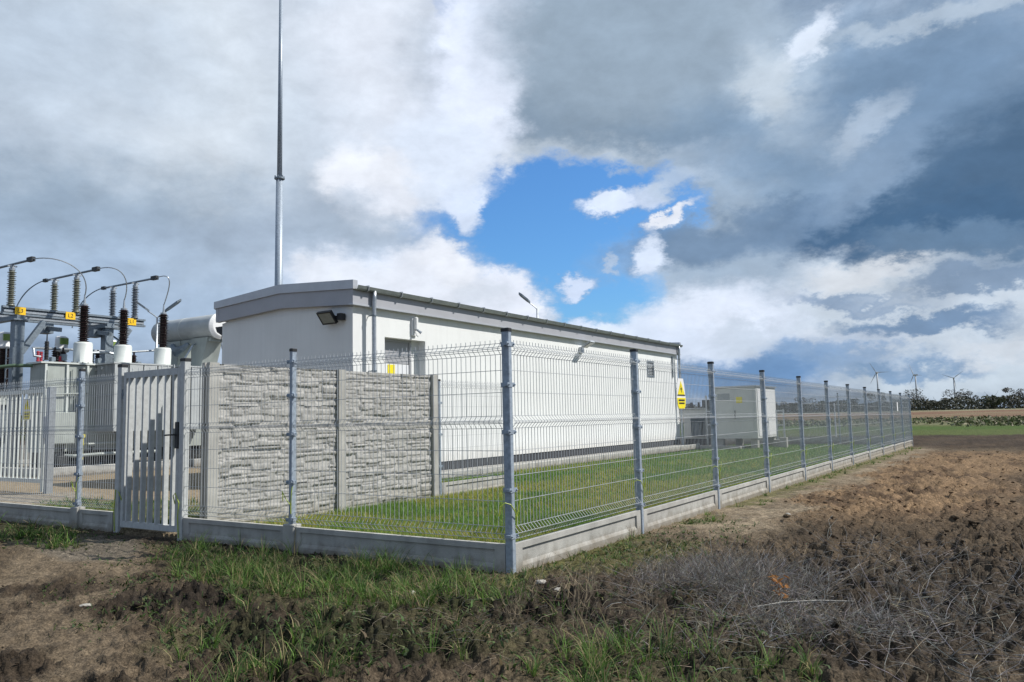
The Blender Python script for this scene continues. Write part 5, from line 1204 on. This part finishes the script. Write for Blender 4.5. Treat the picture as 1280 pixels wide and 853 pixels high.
# weeds and pale tussocks on the far field edge
def tussocks():
    n = 26000; x = rng.uniform(-45, 30, n); y = rng.uniform(68, 130, n); k = fbm(x, y, .2, 4, 95) > .5; x, y = x[k], y[k]; n = len(x)
    z = base_z(x, y); s = rng.uniform(.07, .22, (n, 1)) * (.6 + fbm(x, y, .3, 3, 97)[:, None]); C = np.stack([x, y, z + s[:, 0] * rng.uniform(.2, 1.6, n)], 1)
    a = rng.normal(0, 1, (n, 3)); a /= np.linalg.norm(a, axis=1)[:, None]; b = np.cross(a, rng.normal(0, 1, (n, 3))); b /= np.linalg.norm(b, axis=1)[:, None]
    cols = palette(n, [[.27, .25, .17], [.12, .15, .05], [.21, .19, .11]], [2, 4, 2])
    o = bpy.data.objects.new('weed_tussocks', np_mesh('weed_tussocks', np.stack([C - a * s, C + a * s, C + b * s], 1).reshape(-1, 3), np.arange(3 * n).reshape(-1, 3), 'straw', np.repeat(cols, 3, axis=0))); col.objects.link(o)
    tag(o, 'pale and green weed tussocks on the field edge beyond the green strip', None, None, 'stuff')
tussocks()

# ------------------------------------------------------------------ small foreground things
def dry_plant(x, y, n, h, label, seed, c=(.42, .33, .22)):
    r = random.Random(seed); z = float(ground_z(np.array([x]), np.array([y]))[0]) - .01; mb = MB()
    for k in range(n):
        a = r.uniform(0, 6.28); l = h * r.uniform(.5, 1.0); ln = r.uniform(.05, .5); p = Vector((x + r.uniform(-.03, .03), y + r.uniform(-.03, .03), z)); pts = [p]; az = a
        for q in range(5): az += r.uniform(-.4, .4); pts.append(pts[-1] + Vector((math.cos(az) * ln * l / 5, math.sin(az) * ln * l / 5, l / 5)))
        rr = r.uniform(.0014, .0026); mb.tube(pts, [rr * (1 - .13 * i) for i in range(6)], 4, False)
        for q in range(r.randint(2, 5)):
            i = r.randint(2, 4); az2 = r.uniform(0, 6.28); l2 = l * r.uniform(.15, .35); e = pts[i] + Vector((math.cos(az2) * l2 * .6, math.sin(az2) * l2 * .6, l2 * .8)); mb.tube([pts[i], (pts[i] + e) / 2 + Vector((0, 0, -.01)), e], [rr * .7, rr * .6, rr * .3], 3, False)
    me = mb.mesh('dry_weed', 'straw', (x, y, z)); add_attr(me, np.tile(np.array(c), (len(me.vertices), 1)) * rng.uniform(.7, 1.2, (len(me.vertices), 1)))
    o = bpy.data.objects.new('dry_weed', me); col.objects.link(o); o.location = (x, y, z); tag(o, label, 'dry weed', 'dry weeds in the foreground')
dry_plant(.66, -.78, 10, .40, 'straw coloured dry weed just below the corner post', 1)
dry_plant(1.18, -1.08, 14, .46, 'tallest branching dry weed in the bottom centre foreground', 2)
dry_plant(.98, -.55, 9, .30, 'low tangled dry weed right of the corner post', 3, (.30, .24, .17))
dry_plant(1.98, -1.22, 4, .42, 'few thin pale stalks standing above the grey litter at the bottom', 4, (.40, .36, .28))
dry_plant(.85, -1.25, 12, .36, 'thin upright straw stalks left of the tallest dry weed', 7, (.34, .27, .18))
dry_plant(1.5, -.75, 12, .42, 'upright straw stalks between the tallest dry weed and the grey bush', 8, (.32, .26, .18))
dry_plant(2.72, .25, 5, .28, 'sparse dry stalks on the right side of the grey litter', 5, (.36, .33, .27))
dry_plant(.32, 1.6, 6, .25, 'small dry weed beside the side fence plank', 6, (.30, .24, .17))
def stone(x, y, s, label, m='stone', flat=.5, seed=0):
    import bmesh
    r = random.Random(seed); bm = bmesh.new(); bmesh.ops.create_icosphere(bm, subdivisions=2, radius=1)
    for v in bm.verts: k = r.uniform(.78, 1.1); v.co = Vector((v.co.x * k * s, v.co.y * k * s * .7, v.co.z * k * s * flat))
    me = bpy.data.meshes.new('stone'); bm.to_mesh(me); bm.free(); me.materials.append(M[m]); o = bpy.data.objects.new('stone', me); col.objects.link(o)
    o.location = (x, y, float(ground_z(np.array([x]), np.array([y]))[0]) - s * flat * .15); o.rotation_euler = (0, 0, r.uniform(0, 3)); tag(o, label, 'stone', 'stones lying on the soil')
stone(-2.27, -1.88, .03, 'flat pale stone at the edge of the path and grass', seed=1, flat=.3)
stone(-2.28, -2.12, .045, 'flat pale stone beside the bare path at the left', seed=2, flat=.25)
stone(-.27, -.88, .035, 'small whitish stone in the grass before the front fence', seed=3)
stone(.58, -.26, .06, 'whitish crumpled scrap of plastic below the corner post', seed=4, flat=.35)  # stone mesh and material stand in for a scrap of plastic
stone(.45, -.30, .045, 'pale stone left of the crumpled scrap below the corner', seed=5, flat=.4)
stone(1.02, 4.6, .05, 'grey stone on the sandy strip beside the side fence', seed=6)
def orange_leaves():
    x, y = 2.16, -.33; z = float(ground_z(np.array([x]), np.array([y]))[0]); r = random.Random(3); mb = MB()
    for k in range(26):
        p = Vector((x + r.uniform(-.05, .05), y + r.uniform(-.05, .05), z + r.uniform(.10, .26))); a = r.uniform(0, 6.28); u = Vector((math.cos(a), math.sin(a), r.uniform(-.2, .8))) * r.uniform(.018, .038); v = Vector((-math.sin(a), math.cos(a), r.uniform(-.4, .4))) * r.uniform(.008, .016)
        mb.add([p - u, p + v + Vector((0, 0, .004)), p + u, p - v], [(0, 1, 2, 3)])
    mb.tube([(x, y, z), (x + .01, y, z + .12), (x - .02, y + .01, z + .26)], .002, 4)
    single(mb, 'withered_seedling', 'leaf_orange', (x, y, z), 'small withered plant with orange leaves on the grey litter', 'plant')
orange_leaves()
zt = float(ground_z(np.array([2.35]), np.array([-.3]))[0])
single(MB().tube([(2.05, -.55, zt + .03), (2.2, -.42, zt + .05), (2.38, -.30, zt + .055), (2.56, -.2, zt + .05)], [.004, .006, .005, .003], 6), 'twig', 'stone', (2.3, -.4, zt), 'pale bent twig lying on the grey weed litter', 'twig')
